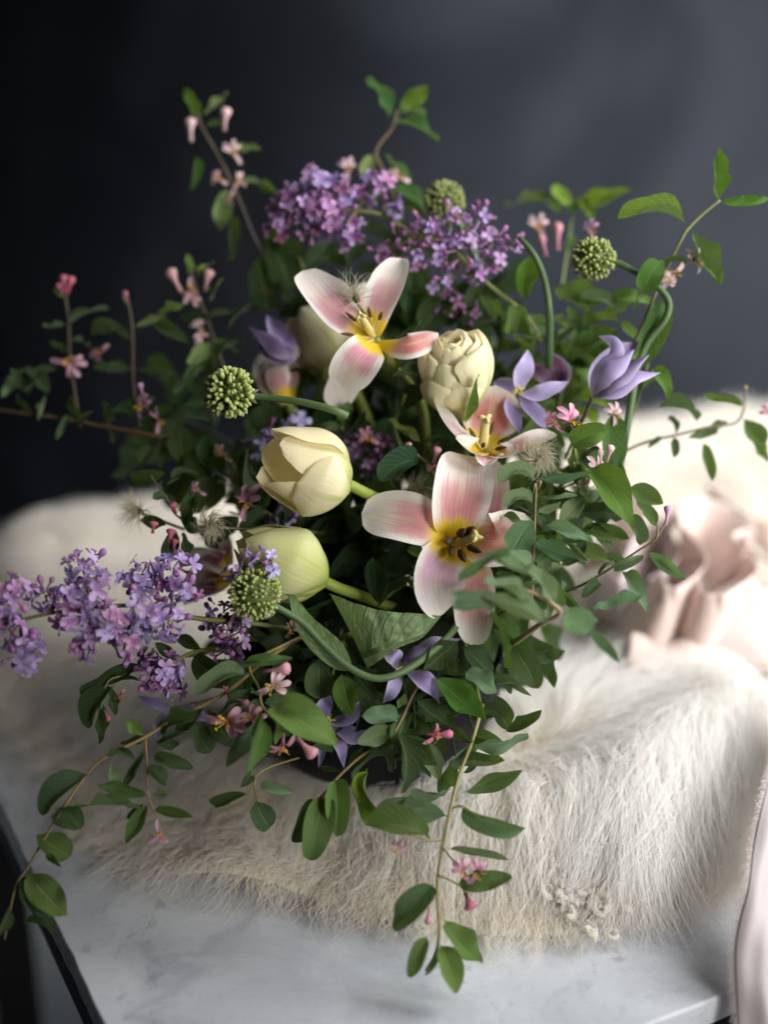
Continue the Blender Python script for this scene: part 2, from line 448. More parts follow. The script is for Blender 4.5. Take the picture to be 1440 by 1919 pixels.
# ------------------------------------------------------------------ setting: backdrop, floor
def structure(name, V, F, mat):
    me = bpy.data.meshes.new(name); me.from_pydata([tuple(p) for p in V], [], F); me.materials.append(mat); me.update()
    o = bpy.data.objects.new(name, me); COL.objects.link(o); o['kind'] = 'structure'
    return o
def wall_sheet():
    n = 40; V = []; F = []
    for i in range(n + 1):
        x = -2.2 + 4.2 * i / n
        y = 1.25 + 0.01 * math.sin(x * 5.3 + 1) + (0.95 * max(0, 0.10 - x) ** 1.5 if x > -1.2 else 0.95 * 1.3 ** 1.5 + (-1.2 - x) * .3)  # left side bends back, a curve added so it catches less light
        V += [(x, y, -0.75), (x, y + 0.015 * math.sin(3 * x), 0.4), (x, y, 1.9)]
    for i in range(n):
        for k in range(2):
            a = i * 3 + k; F.append((a, a + 3, a + 4, a + 1))
    o = structure('backdrop', V, F, M_BACK)
    o.data.polygons.foreach_set('use_smooth', [True] * len(o.data.polygons))
    o['label'] = 'dark mottled blue grey painted canvas backdrop behind the bouquet'
wall_sheet()
structure('floor', [(-3, -3, -0.75), (3, -3, -0.75), (3, 3.6, -0.75), (-3, 3.6, -0.75)], [(0, 1, 2, 3)], M_FLOOR)

# ------------------------------------------------------------------ marble table
A_C = G(355, 2258, 0); A_C.z = 0
E1 = (G(1391, 1851, 0) - A_C).normalized()
E2 = Vector((-E1.y, E1.x, 0))
def TB(s, t, z): return A_C + E1 * s + E2 * t + Vector((0, 0, z))
def slab_geo(s0, s1, t0, t1, z0, z1, bev, seg=3, chips=0.0):
    """slab with rounded upper rim and a slightly uneven edge"""
    g = Geo(); rings = []
    prof = [(0, z0)] + [(bev * (1 - math.cos(k / seg * math.pi / 2)), z1 - bev + bev * math.sin(k / seg * math.pi / 2)) for k in range(seg + 1)]
    n = 60
    for ins, z in prof:
        ring = []
        pts = [(s0 + ins, t0 + ins), (s1 - ins, t0 + ins), (s1 - ins, t1 - ins), (s0 + ins, t1 - ins)]
        for k in range(4):
            a, b = pts[k], pts[(k + 1) % 4]
            for i in range(n):
                f = i / n; s = a[0] + (b[0] - a[0]) * f; t = a[1] + (b[1] - a[1]) * f
                j = chips * (math.sin(i * 2.7 + k) + math.sin(i * 1.13 + 2 * k)) * 0.5
                if k == 0: t += j
                elif k == 3: s += j
                ring.append(TB(s, t, z))
        rings.append(ring)
    m = 4 * n
    for r in rings: g.v += [tuple(p) for p in r]
    for i in range(len(rings) - 1):
        for k in range(m):
            g.f.append((i * m + k, i * m + (k + 1) % m, (i + 1) * m + (k + 1) % m, (i + 1) * m + k))
    g.f.append(tuple((len(rings) - 1) * m + k for k in range(m)))
    g.f.append(tuple(reversed(range(m))))
    return g
tb = root('marble_table', TB(0.6, 0.45, -0.75), 'white grey-veined marble table top lying under the sheepskin', 'table')
o = part('slab', slab_geo(0, 1.5, 0, 0.80, -0.016, 0.0, 0.0016, 3, 0.0006).mesh('slab', M_MARB), tb)
o.data.polygons.foreach_set('use_smooth', [False] * len(o.data.polygons))
o = part('apron', slab_geo(0.002, 1.498, 0.003, 0.797, -0.042, -0.0165, 0.001, 1).mesh('apron', M_FRAME), tb)
for s, t in ((0.06, 0.08), (1.44, 0.08), (1.44, 0.73), (0.06, 0.73)):
    part('leg', slab_geo(s - 0.02, s + 0.02, t - 0.02, t + 0.02, -0.75, -0.0425, 0.001, 1).mesh('leg', M_FRAME), tb)

# ------------------------------------------------------------------ sheepskin
OUT = [(118, 1450, .004), (185, 1560, .004), (285, 1635, .004), (420, 1668, .004), (560, 1680, .004), (700, 1715, .004), (850, 1735, .004),
       (980, 1750, .004), (1100, 1738, .004), (1180, 1704, .006), (1290, 1672, .008), (1380, 1615, .008), (1460, 1555, .008), (1560, 1480, .01),
       (1650, 1300, .01), (1700, 1000, .02), (1620, 765, .03), (1440, 775, .03), (1180, 795, .03), (900, 830, .03), (600, 870, .03),
       (330, 905, .03), (150, 935, .03), (0, 985, .03), (-110, 1050, .03), (-120, 1180, .02), (-60, 1290, .01), (40, 1370, .004)]
OW = np.array([tuple(G(x, y, z))[:2] for x, y, z in OUT])
OW = catmull([(*p, 0) for p in np.vstack([OW, OW[:1]])], 181)[:-1, :2]
OC = OW.mean(0)
def edge_dist_exact(P):
    """signed distance to the outline, positive inside"""
    a = OW; b = np.roll(OW, -1, 0); d = np.full(len(P), 1e9); ins = np.zeros(len(P), bool)
    for k in range(len(a)):
        ab = b[k] - a[k]; t = np.clip(((P - a[k]) @ ab) / (ab @ ab), 0, 1)
        d = np.minimum(d, np.linalg.norm(P - (a[k] + t[:, None] * ab), axis=1))
        c = ((a[k, 1] > P[:, 1]) != (b[k, 1] > P[:, 1]))
        x = (b[k, 0] - a[k, 0]) * (P[:, 1] - a[k, 1]) / (b[k, 1] - a[k, 1] + 1e-12) + a[k, 0]
        ins ^= c & (P[:, 0] < x)
    return np.where(ins, d, -d)
GLO = OW.min(0) - 0.12; GHI = OW.max(0) + 0.12; GN = 420
def grid_table(fn):
    X, Y = np.meshgrid(np.linspace(GLO[0], GHI[0], GN), np.linspace(GLO[1], GHI[1], GN), indexing='ij')
    return fn(np.column_stack([X.ravel(), Y.ravel()])).reshape(GN, GN)
def grid_read(T, P):
    q = np.clip((P - GLO) / (GHI - GLO) * (GN - 1), 0, GN - 1.001); i = q.astype(int); f = q - i
    a, b = i[:, 0], i[:, 1]; u, v = f[:, 0], f[:, 1]
    return T[a, b] * (1 - u) * (1 - v) + T[a + 1, b] * u * (1 - v) + T[a, b + 1] * (1 - u) * v + T[a + 1, b + 1] * u * v
ED = grid_table(edge_dist_exact)
def edge_dist(P): return grid_read(ED, P)
def gauss(P, x, y, z, s):
    c = np.array(tuple(G(x, y, z))[:2]); return np.exp(-np.sum((P - c) ** 2, 1) / (2 * s * s))
def height_exact(P):
    d = edge_dist(P)
    t = np.clip(d / 0.075, 0, 1); t = t * t * (3 - 2 * t)
    b = 0.5 + 0.25 * np.sin(P[:, 0] * 37 + 1.3 * np.sin(P[:, 1] * 23)) + 0.25 * np.sin(P[:, 1] * 41 + 1.9 * np.sin(P[:, 0] * 19))
    h = 0.005 + t * (0.020 + 0.012 * b)
    h = h + t * (0.030 * gauss(P, 1330, 1320, .07, .075) + 0.012 * gauss(P, 1050, 1480, .05, .05) + 0.035 * gauss(P, 1440, 860, .06, .16) + 0.02 * gauss(P, 120, 1000, .05, .12))
    h = h + 0.016 * gauss(P, 420, 1675, .01, .028) * (d > -0.02) + 0.010 * gauss(P, 1230, 1700, .01, .02) * (d > -0.01)
    return np.where(d < 0, np.maximum(0.0005, h + d * 0.8), h)

HT = grid_table(height_exact)
def height(P): return grid_read(HT, P)

skin = root('sheepskin', (float(OC[0]), float(OC[1]), 0), 'cream long-haired sheepskin spread over the marble under the bouquet', 'sheepskin')
def hide_mesh():
    K = 26; n = len(OW); g = Geo()
    P = np.vstack([OC + (OW - OC) * (1 - (k / K)) for k in range(K)] + [OC[None]])
    z = height(P)
    top = np.column_stack([P, z]); under = np.column_stack([OW * 1.0, np.maximum(z[:n] - 0.0035, 0.0006)])
    inn = OC + (OW - OC) * 0.97
    under2 = np.column_stack([inn, np.maximum(height(inn) - 0.006, 0.0006)])
    g.v = [tuple(p) for p in top] + [tuple(p) for p in under] + [tuple(p) for p in under2]
    for k in range(K - 1):
        for i in range(n):
            j = (i + 1) % n; g.f.append((k * n + i, k * n + j, (k + 1) * n + j, (k + 1) * n + i))
    c = K * n
    for i in range(n): g.f.append(((K - 1) * n + i, (K - 1) * n + (i + 1) % n, c))
    b0 = K * n + 1; b1 = b0 + n
    for i in range(n):
        j = (i + 1) % n
        g.f.append((b0 + i, b0 + j, j, i)); g.f.append((b1 + i, b1 + j, b0 + j, b0 + i))
    return g.mesh('hide', M_HIDE)
part('hide', hide_mesh(), skin)

# flow of the hair: photograph place, direction in the photograph, length in cm, lift
FLOW = [(1340, 1290, -30, 60, 6.5, .5), (1410, 1400, -15, 90, 7.5, .35), (1290, 1420, -45, 90, 7.5, .4), (1210, 1480, -25, 100, 7.5, .35), (1390, 1560, -30, 100, 4.6, .25),
        (1270, 1600, 0, 100, 4.2, .2), (1350, 1620, 0, 100, 3.8, .2), (1120, 1330, 70, -35, 4.6, .5), (1040, 1300, 60, -50, 4.4, .5), (1080, 1430, 60, 30, 4.2, .6), (1010, 1400, -30, -40, 3.8, .7),
        (1150, 1250, 90, 10, 5.5, .4), (1260, 1260, 90, 30, 5.5, .4), (950, 1520, -20, 40, 3.0, .8), (1080, 1560, 20, 60, 2.6, .7), (1000, 1640, -40, 50, 2.6, .6), (1130, 1650, 10, 70, 2.0, .5),
        (1220, 1690, 10, 60, 1.2, .2), (1150, 1720, 30, 80, 3.0, .25), (1050, 1740, 60, 90, 3.8, .25), (940, 1740, 20, 90, 3.8, .3), (850, 1720, -10, 90, 3.6, .3), (760, 1690, 10, 90, 3.4, .35), (640, 1660, 25, 90, 3.2, .4),
        (520, 1640, -40, 70, 3.2, .4), (420, 1640, -60, 50, 3.4, .4), (300, 1600, -90, 30, 3.6, .4), (220, 1560, -90, 10, 3.4, .35), (700, 1560, 0, 70, 3.0, .7), (500, 1560, -30, 60, 3.0, .7), (350, 1520, -80, 0, 3.2, .5),
        (100, 1300, -80, 20, 3.2, .5), (250, 1300, -40, 40, 3.0, .7), (150, 1100, -20, 40, 3.2, .8), (1350, 950, 20, 20, 3.2, .9), (1250, 850, 0, -20, 3.2, .9), (900, 1000, 0, 20, 2.5, .9)]
FP = np.array([tuple(G(f[0], f[1], .04))[:2] for f in FLOW])
FD = np.array([tuple(G(f[0] + f[2] * .2, f[1] + f[3] * .2, .04) - G(f[0], f[1], .04))[:2] for f in FLOW]); FD = FD / np.linalg.norm(FD, axis=1, keepdims=True)
FL = np.array([f[4] for f in FLOW]) * 0.01; FU = np.array([f[5] for f in FLOW])
def flow(P):
    D = np.zeros((len(P), 2)); L = np.zeros(len(P)); U = np.zeros(len(P)); Wt = np.zeros(len(P))
    for k in range(len(FP)):
        w = 1.0 / (np.sum((P - FP[k]) ** 2, 1) + 0.0009) ** 1.6
        D += w[:, None] * FD[k]; L += w * FL[k]; U += w * FU[k]; Wt += w
    return unit(D), L / Wt, U / Wt
def scatter(n, inside=0.0, box=None):
    lo, hi = OW.min(0), OW.max(0); out = []; m = 0
    while m < n:
        P = lo + NPR.random((n, 2)) * (hi - lo)
        d = edge_dist(P); P = P[d > inside]
        # thin out where the lens sees little: far behind the bouquet
        y = P[:, 1]; keep = NPR.random(len(P)) < np.clip(1.15 - (y + 0.05) * 2.6, 0.36, 1.0)
        P = P[keep]; out.append(P); m += len(P)
    return np.vstack(out)[:n]
def strands(P, K, lscale, wildness, clumps, tight, wavy, lift=1.0, clear=0.0015, lam=2.2):
    N = len(P)
    D, L, U = flow(P)
    th = NPR.normal(0, wildness, N); c, s = np.cos(th), np.sin(th)
    D = np.stack([D[:, 0] * c - D[:, 1] * s, D[:, 0] * s + D[:, 1] * c], 1)
    L = L * lscale * NPR.uniform(0.65, 1.2, N); U = U * lift * NPR.uniform(0.5, 1.3, N)
    t = np.linspace(0, 1, K)
    S = np.stack([-D[:, 1], D[:, 0]], 1)
    # clump guides
    C = P[NPR.choice(N, clumps, replace=False)]
    idx = np.empty(N, int)
    for a in range(0, N, 4000):
        q = P[a:a + 4000]; idx[a:a + 4000] = np.argmin(((q[:, None, :] - C[None]) ** 2).sum(2), 1)
    ph = NPR.uniform(0, 6.28, clumps)[idx] + NPR.normal(0, 0.5, N); bend = NPR.normal(0, 0.25, clumps)[idx] + NPR.normal(0, 0.12, N)
    xy = P[:, None, :] + D[:, None, :] * (L[:, None] * t)[:, :, None] * (1 - 0.25 * U)[:, None, None]
    side = L[:, None] * (bend[:, None] * t ** 2 + wavy * t * np.sin(ph[:, None] + t * 6.28 * lam * NPR.uniform(.7, 1.3, N)[:, None]))
    xy = xy + S[:, None, :] * side[:, :, None]
    # gather the tips towards the clump's own line
    Cd, Cl, Cu = flow(C)
    cl = C[idx][:, None, :] + Cd[idx][:, None, :] * (L[:, None] * t)[:, :, None]
    g = (tight * t ** 1.3)[None, :, None]
    xy = xy * (1 - g) + (cl + S[:, None, :] * side[:, :, None]) * g
    z0 = height(P)
    arch = U[:, None] * L[:, None] * (t * (1.25 - t)) * 1.05
    flat = xy.reshape(-1, 2)
    hz = height(flat).reshape(N, K)
    z = np.maximum(z0[:, None] * (1 - t) + hz * t + arch, hz + clear)
    z[:, 0] = z0 - 0.001
    z += (NPR.normal(0, 0.0012, N)[:, None] * t)
    return np.concatenate([xy, z[:, :, None]], 2)
R1 = np.array([1, 1, .95, .9, .8, .6, .25])
Pu = scatter(44000); tan = (Pu[:, 1] < G(900, 1380, .04).y) & (NPR.random(len(Pu)) < .9)
hair_obj('underwool', strands(Pu[tan], 7, 0.66, 0.75, 700, 0.45, 0.16, 0.9), 0.00013 * R1, M_WOOLU, skin)
hair_obj('pale_underwool', strands(Pu[~tan], 7, 0.62, 0.75, 1200, 0.45, 0.16, 0.9), 0.00013 * R1, M_WOOL, skin)
hair_obj('wool', strands(scatter(80000), 7, 1.0, 0.42, 1100, 0.50, 0.10, 1.0), 0.000085 * R1, M_WOOL, skin)
# long guard hair mostly in the cascade on the lit side
Pg = scatter(95000); wgt = np.clip(gauss(Pg, 1330, 1420, .06, .072) * 1.2 + gauss(Pg, 1100, 1330, .06, .045) * .45 + 0.035, 0, 1)
Pg = Pg[(NPR.random(len(Pg)) < wgt) & (edge_dist(Pg) > 0.035)]
R2 = np.array([1, 1, 1, .95, .9, .85, .75, .55, .2])
hair_obj('guard_hair', strands(Pg, 9, 1.55, 0.17, 300, 0.66, 0.04, 1.0, 0.006, 1.0), 0.00010 * R2, M_WOOL2, skin)
# stray wisps tangled over the top
Pw = scatter(5200, 0.02)
hair_obj('stray_wisps', strands(Pw, 9, 1.25, 0.95, 500, 0.25, 0.16, 1.25, 0.008, 1.3), 0.00009 * R2, M_WOOL2, skin)
# small cream curled locks by the trimmed edge
lk = []
for k in range(46):
    x = 1085 + RND.gauss(0, 46); y = 1645 + RND.gauss(0, 30) + (x - 1085) * 0.22
    b = G(x, y, .03); hz = float(height(np.array([[b.x, b.y]]))[0]) + RND.uniform(.004, .010)
    r = RND.uniform(.0022, .0045); ax = RND.uniform(0, 6.28); tl = RND.uniform(-.9, .9); sg = RND.choice((-1, 1)); ph = RND.uniform(0, 6.28)
    K = 12; t = np.linspace(0, 1, K); n = 46
    a = ph + sg * t * RND.uniform(4.2, 6.6)
    c = np.stack([np.cos(a) * r * (1.15 - .6 * t), np.sin(a) * r * (1.15 - .6 * t), .001 + t * .005], 1)
    R = np.array(Quaternion((math.cos(ax), math.sin(ax), 0), tl).to_matrix())
    off = NPR.normal(0, .0009, (n, 1, 3)) * (1 - .45 * t)[None, :, None] + NPR.normal(0, .00022, (n, K, 3))
    lk.append(np.array((b.x, b.y, hz))[None, None] + (c @ R.T)[None] + off)
hair_obj('curled_locks', np.vstack(lk), 0.00013 * np.linspace(1, .5, 12), M_WOOL, skin)

# ------------------------------------------------------------------ bowl
BC = Vector((-0.008, -0.058, 0.022))
bw = root('bowl', BC, 'dark round bowl mostly hidden under the bouquet on the sheepskin', 'bowl')
pr = [(.001, 0), (.040, 0), (.046, .003), (.044, .010), (.058, .020), (.074, .040), (.081, .062), (.083, .082), (.0815, .084), (.079, .082), (.077, .062), (.070, .042), (.05, .024), (.001, .020)]
V, F, UV = lathe_np(pr, 48, False); g = Geo(); g.add([Vector(p) + BC for p in V], F, UV); part('body', g.mesh('bowl_body', M_BOWL), bw)
g = Geo(); V, F, UV = lathe_np([(.001, .028), (.05, .03), (.070, .06), (.068, .085), (.055, .105), (.03, .118), (.001, .122)], 32, False)
g.add([(p[0] * (1 + .06 * math.sin(p[2] * 400 + p[0] * 300)) + BC.x, p[1] * (1 + .06 * math.sin(p[0] * 350)) + BC.y, p[2] + BC.z) for p in V], F, UV)
part('dark_core', g.mesh('dark_core', M_CORE), bw)  # unseen foam ball, added to block light in the middle of the bouquet

# ------------------------------------------------------------------ ribbon
rb = root('ribbon', W(1270, 1220, 16), 'crumpled blush pink silk ribbon beside the bouquet, frayed tail over the table edge', 'ribbon')
PINK = (0.86, 0.72, 0.66); PALE = (0.90, 0.81, 0.77); MAUV = (0.76, 0.65, 0.64)
def loop(pts, hw, hint, cup, col, wave=0.15, wf=2.0, nu=40, twist=0.0, cup_end=None, ph=0.0):
    d = sum(p[2] for p in pts) / len(pts)
    g = Geo(); g.add(*blade_np([W(*p) for p in pts], hint, PX(hw, d), 'strip', cup, nu, 14, wave, wf, ph, twist=twist, cup_end=cup_end))
    me = g.mesh('loop', M_RIB); o = part('loop', me, rb, col)
    md = o.modifiers.new('cloth', 'SOLIDIFY'); md.thickness = 0.0005
    return o
def fold(path, zs, width, lean, col, ripple=.10, ph=0.0):
    """ribbon standing on its edge along a winding ground path"""
    P = catmull([tuple(G(x, y, .062)) for x, y in path], 70)
    zz = np.interp(np.linspace(0, 1, 70), np.linspace(0, 1, len(zs)), zs); P[:, 2] = zz
    T = unit(np.gradient(P, axis=0)); Nh = np.stack([-T[:, 1], T[:, 0], np.zeros(70)], 1)
    ln = np.interp(np.linspace(0, 1, 70), np.linspace(0, 1, len(lean)), lean)
    N = unit(Nh * np.cos(ln)[:, None] + np.array((0, 0, 1.0)) * np.sin(ln)[:, None])
    g = Geo(); V, F, UV = blade_np([tuple(p) for p in P], N, width / 2, 'strip', .25, 70, 16, ripple, 3.0, ph)
    o = part('loop', g.add(V, F, UV).mesh('loop', M_RIB), rb, col)
    md = o.modifiers.new('cloth', 'SOLIDIFY'); md.thickness = 0.0005
fold([(1105, 1085), (1160, 1050), (1215, 1095), (1265, 1060), (1330, 1035), (1400, 1085), (1470, 1105), (1560, 1090)], (.085, .09, .085, .10, .11, .095, .09, .09), .062, (.5, -.4, .3, .9, 1.0, .7, .4, .5), PALE)
fold([(1120, 1130), (1160, 1165), (1195, 1120), (1225, 1090), (1250, 1140), (1215, 1185)], (.075, .075, .085, .09, .085, .08), .05, (-.3, .4, -.2, .3, -.3, .2), MAUV, .14, 1.0)
fold([(1190, 1180), (1222, 1215), (1262, 1212), (1285, 1165), (1262, 1120), (1300, 1090), (1350, 1110), (1345, 1165)], (.085, .08, .08, .088, .098, .10, .098, .09), .056, (-.5, -.3, .1, .5, .2, -.3, -.6, -.4), PINK, .08, 2.0)
fold([(1262, 1150), (1290, 1218), (1345, 1225), (1372, 1180), (1352, 1140), (1400, 1120), (1480, 1165), (1560, 1160)], (.085, .08, .08, .088, .095, .10, .095, .09), .054, (-.4, -.2, .2, .6, .3, .8, 1.0, .9), (0.87, 0.73, 0.67), .08, .6)
fold([(1330, 1170), (1370, 1212), (1440, 1222), (1520, 1200), (1600, 1210)], (.085, .082, .082, .085, .085), .06, (-.9, -1.0, -1.0, -.9, -.9), PALE, .10, 1.4)
fold([(1180, 1235), (1250, 1240), (1330, 1245), (1420, 1235), (1520, 1245)], (.068, .066, .066, .066, .07), .035, (-1.2, -1.3, -1.2, -1.3, -1.2), PINK, .16, 2.4)
tl = [(1540, 1330, 10), (1506, 1460, 4.2), (1480, 1570, 0.0), (1462, 1680, -2.6), (1448, 1780, -4.6), (1452, 1880, -4.8), (1462, 2010, -4)]
g = Geo(); V, F, UV = blade_np([W(*p) for p in tl], H(.25, .35, 1), PX(70, -4), 'strip', -0.12, 60, 28, 0.12, 1.8, 0.4, fold=0)
V = np.array(V); vv = UV[:, 1]; uu = UV[:, 0]
V = V + np.array(tuple(H(.1, .2, 1)))[None] * (.0026 * np.sin(vv * 8 + uu * 3) + .0008 * np.sin(vv * 19 - uu * 5) + .0007 * np.sin(uu * 26 + vv * 7))[:, None]
g.add(V, F, UV); o = part('tail', g.mesh('tail', M_RIB), rb, (0.68, 0.62, 0.62)); md = o.modifiers.new('cloth', 'SOLIDIFY'); md.thickness = 0.0005
Vt = np.array(V).reshape(60, 29, 3)
def fray(edge, inward, n):
    t = NPR.uniform(0, 58.99, n); i = t.astype(int); f = (t - i)[:, None]
    P = edge[i] * (1 - f) + edge[i + 1] * f
    D = unit(edge[i] - inward[i]); A = unit(edge[i + 1] - edge[i])
    L = NPR.uniform(.0008, .0040, n)[:, None]; sl = NPR.normal(0.35, .3, n)[:, None]
    cn = NPR.normal(0, .25, (n, 3))
    return np.stack([P - D * .0004, P + (D + A * sl * .5) * L * .4, P + (D + A * sl + cn * .4) * L * .75, P + (D + A * sl * 1.5 + cn) * L], 1)
for e, q in ((0, 1), (28, 27)):
    hair_obj('fringe', fray(Vt[:, e], Vt[:, q], 1500), 0.00007 * np.array([1, 1, .9, .5]), M_FRAY, rb)

# ------------------------------------------------------------------ flower parts that are shared
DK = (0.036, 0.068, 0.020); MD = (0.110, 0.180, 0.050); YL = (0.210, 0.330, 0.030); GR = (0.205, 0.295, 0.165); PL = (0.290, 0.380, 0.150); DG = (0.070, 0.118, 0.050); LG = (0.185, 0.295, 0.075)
def jit(c, a=0.18):
    k = 1 + RND.uniform(-a, a); h = RND.uniform(-a, a) * 0.5
    return (max(0, c[0] * k * (1 + h)), max(0, c[1] * k), max(0, c[2] * k * (1 - h)))

def make_leaves():
    out = []
    for k in range(18):
        r = random.Random(100 + k)
        bend = r.uniform(-.16, .20); sweep = r.uniform(-.07, .07)
        pts = [(0, 0, 0), (sweep, .33, bend), (sweep * 1.2, .68, bend * .9), (0, 1, 0)]
        g = Geo(); g.add(*blade_np(pts, (0, 0, 1), 0.5, 'ovate', r.uniform(.1, .5), 20, 8, r.uniform(.04, .20), r.uniform(1.0, 2.2), r.uniform(0, 6), fold=r.uniform(.05, .35), twist=r.uniform(-.5, .5)))
        out.append(g.mesh('leaf', M_LEAF))
    return out
LEAVES = make_leaves()
def make_round_leaves():
    out = []
    for k in range(6):
        r = random.Random(300 + k); bend = r.uniform(-.15, .18)
        g = Geo(); g.add(*blade_np([(0, 0, 0), (.02, .4, bend), (0, .75, bend * .8), (0, 1, 0)], (0, 0, 1), 0.5, 'round', r.uniform(.1, .5), 16, 8, r.uniform(.03, .14), 1.6, r.uniform(0, 6), fold=r.uniform(.05, .25), twist=r.uniform(-.4, .4)))
        out.append(g.mesh('leaf', M_LEAF))
    return out
ROUND = make_round_leaves()

def leaf(parent, x0, y0, x1, y1, w=.45, tint=MD, d=0.0, d1=None, roll=None, flip=False, shape=None):
    """leaf from base pixel to tip pixel, w = width over length"""
    if d1 is None: d1 = d + RND.uniform(-1.2, 1.2)
    b, t = W(x0, y0, d), W(x1, y1, d1)
    y = t - b; L = y.length
    if roll is None: roll = RND.gauss(0, .38)
    hint = H(.22, .45, 1.0)
    q = Quaternion(y.normalized(), roll); z = q @ hint
    if flip: z = -z
    me = RND.choice(ROUND if (shape == 'r' or (shape is None and w > .68)) else LEAVES)
    fore = max(0.45, math.hypot(x1 - x0, y1 - y0) / FPX * D0 / max(L, 1e-6))
    return inst('leaf', me, parent, frame(b, y, z, L * w * fore * .94, L, L), jit(tint))

def stem(parent, pts, r0, r1, col, name='stem', sides=6, world=False):
    P = pts if world else [W(*p) for p in pts]
    d = 0 if world else sum(p[2] for p in pts) / len(pts)
    g = Geo(); g.add(*tube_np(P, [PX(r0, d), PX(r1, d)], max(8, 6 * len(P)), sides))
    return part(name, g.mesh(name, M_STEM), parent, col)

# lilac floret: tube with four spreading petals, radius 1
def make_florets():
    out = []
    for k, (refl, cupv) in enumerate(((.10, .5), (-.18, .7), (.40, .6), (.02, .3))):
        g = Geo(); r = random.Random(k)
        for q in range(4):
            a = q * math.pi / 2 + r.uniform(-.12, .12); c, s = math.cos(a), math.sin(a); L = r.uniform(.88, 1.05)
            pts = [(c * .10, s * .10, -.05), (c * .4 * L, s * .4 * L, .08 + refl * .2), (c * .75 * L, s * .75 * L, .08 + refl * .6), (c * L, s * L, refl)]
            V, F, UV = blade_np(pts, (0, 0, 1), .36, 'spoon', cupv, 7, 4)
            g.add(V, F, UV)
        V, F, UV = tube_np([(0, 0, .0), (0, 0, -.5), (0, 0, -1.1)], [.17, .12, .11], 5, 6); g.add(V, F, [(0, .5)] * len(V))
        out.append(g.mesh('floret', M_LILAC))
    return out
FLORETS = make_florets()
V, F, UV = lathe_np([(.02, -1.0), (.10, -.95), (.10, -.2), (.16, .05), (.30, .25), (.36, .5), (.30, .75), (.12, .92), (.01, .95)], 8, False)
LBUD = Geo().add(V, F, [(.2, .5)] * len(V)).mesh('lilac_bud', M_LILAC)
# honeysuckle blossom, about 1 long
def make_blossoms():
    out = []
    for k in range(4):
        r = random.Random(50 + k); g = Geo(); st = Geo()
        V, F, UV = tube_np([(0, -.12, -.75), (0, -.05, -.4), (0, 0, 0)], [.055, .085, .15], 6, 7); g.add(V, F, [(0.15, .5)] * len(V))
        for a, L in ((-62, .95), (-24, 1.1), (14, 1.1), (52, .98), (188, 1.15)):
            a = math.radians(a + r.uniform(-10, 10) + 90); c, s = math.cos(a), math.sin(a); L *= r.uniform(.85, 1.08); rx = r.uniform(-.45, .2)
            pts = [(c * .06, s * .06, -.06), (c * .38 * L, s * .38 * L, .20), (c * .72 * L, s * .72 * L, .18 + rx * .4), (c * L, s * L, rx)]
            g.add(*blade_np(pts, (0, 0, 1), .20, 'spoon', .7, 8, 4, .08, 2, r.uniform(0, 6)))
        for q in range(6):
            a = r.uniform(0, 6.28); m = r.uniform(.15, .4); e = (math.cos(a) * m, math.sin(a) * m - .12, r.uniform(.45, .75))
            st.add(*tube_np([(0, 0, -.05), (e[0] * .5, e[1] * .5, e[2] * .6), e], [.022, .02], 5, 4))
            d = Vector((math.cos(a + 1.5), math.sin(a + 1.5), .3)).normalized() * .09
            st.add(*tube_np([Vector(e) - d, Vector(e), Vector(e) + d], [.02, .05, .05, .02], 5, 5))
        out.append((g.mesh('blossom', M_BLOS), st.mesh('stamens', M_YEL)))
    return out
BLOSSOMS = make_blossoms()
V, F, UV = lathe_np([(.02, 0), (.05, .02), (.045, .35), (.07, .55), (.13, .75), (.14, .88), (.08, .98), (.01, 1.0)], 8, False)
V = [(x, z, y + .12 * math.sin(z * 2.4)) for x, y, z in V]
HBUD = Geo().add(V, [tuple(reversed(f)) for f in F], UV).mesh('bud', M_BUD)
PK = (0.66, 0.30, 0.36); PKP = (0.80, 0.56, 0.54); PKD = (0.55, 0.13, 0.20); MAU = (0.60, 0.32, 0.46)

def blossom(parent, x, y, size, d=0, col=PK, face=(0, .2, 1), up=0.0):
    """pink honeysuckle flower, size = petal length in photograph pixels, up = turn of the four upper petals"""
    me, sm = RND.choice(BLOSSOMS)
    z = H(*[f + RND.uniform(-.25, .25) for f in face]); yv = Quaternion(z, up) @ UPV
    s = PX(size, d)
    M = frame(W(x, y, d), yv, z, s, s, s)
    o = inst('blossom', me, parent, M, jit(col, .12))
    c = bpy.data.objects.new('stamens', sm); COL.objects.link(c); c.parent = o
    return o
def bud(parent, x0, y0, x1, y1, d=0, col=PK, fat=1.0):
    b, t = W(x0, y0, d), W(x1, y1, d + RND.uniform(-.4, .4)); L = (t - b).length
    return inst('bud', HBUD, parent, frame(b, t - b, H(0, 0, 1), L * fat, L, L * fat), jit(col, .12))

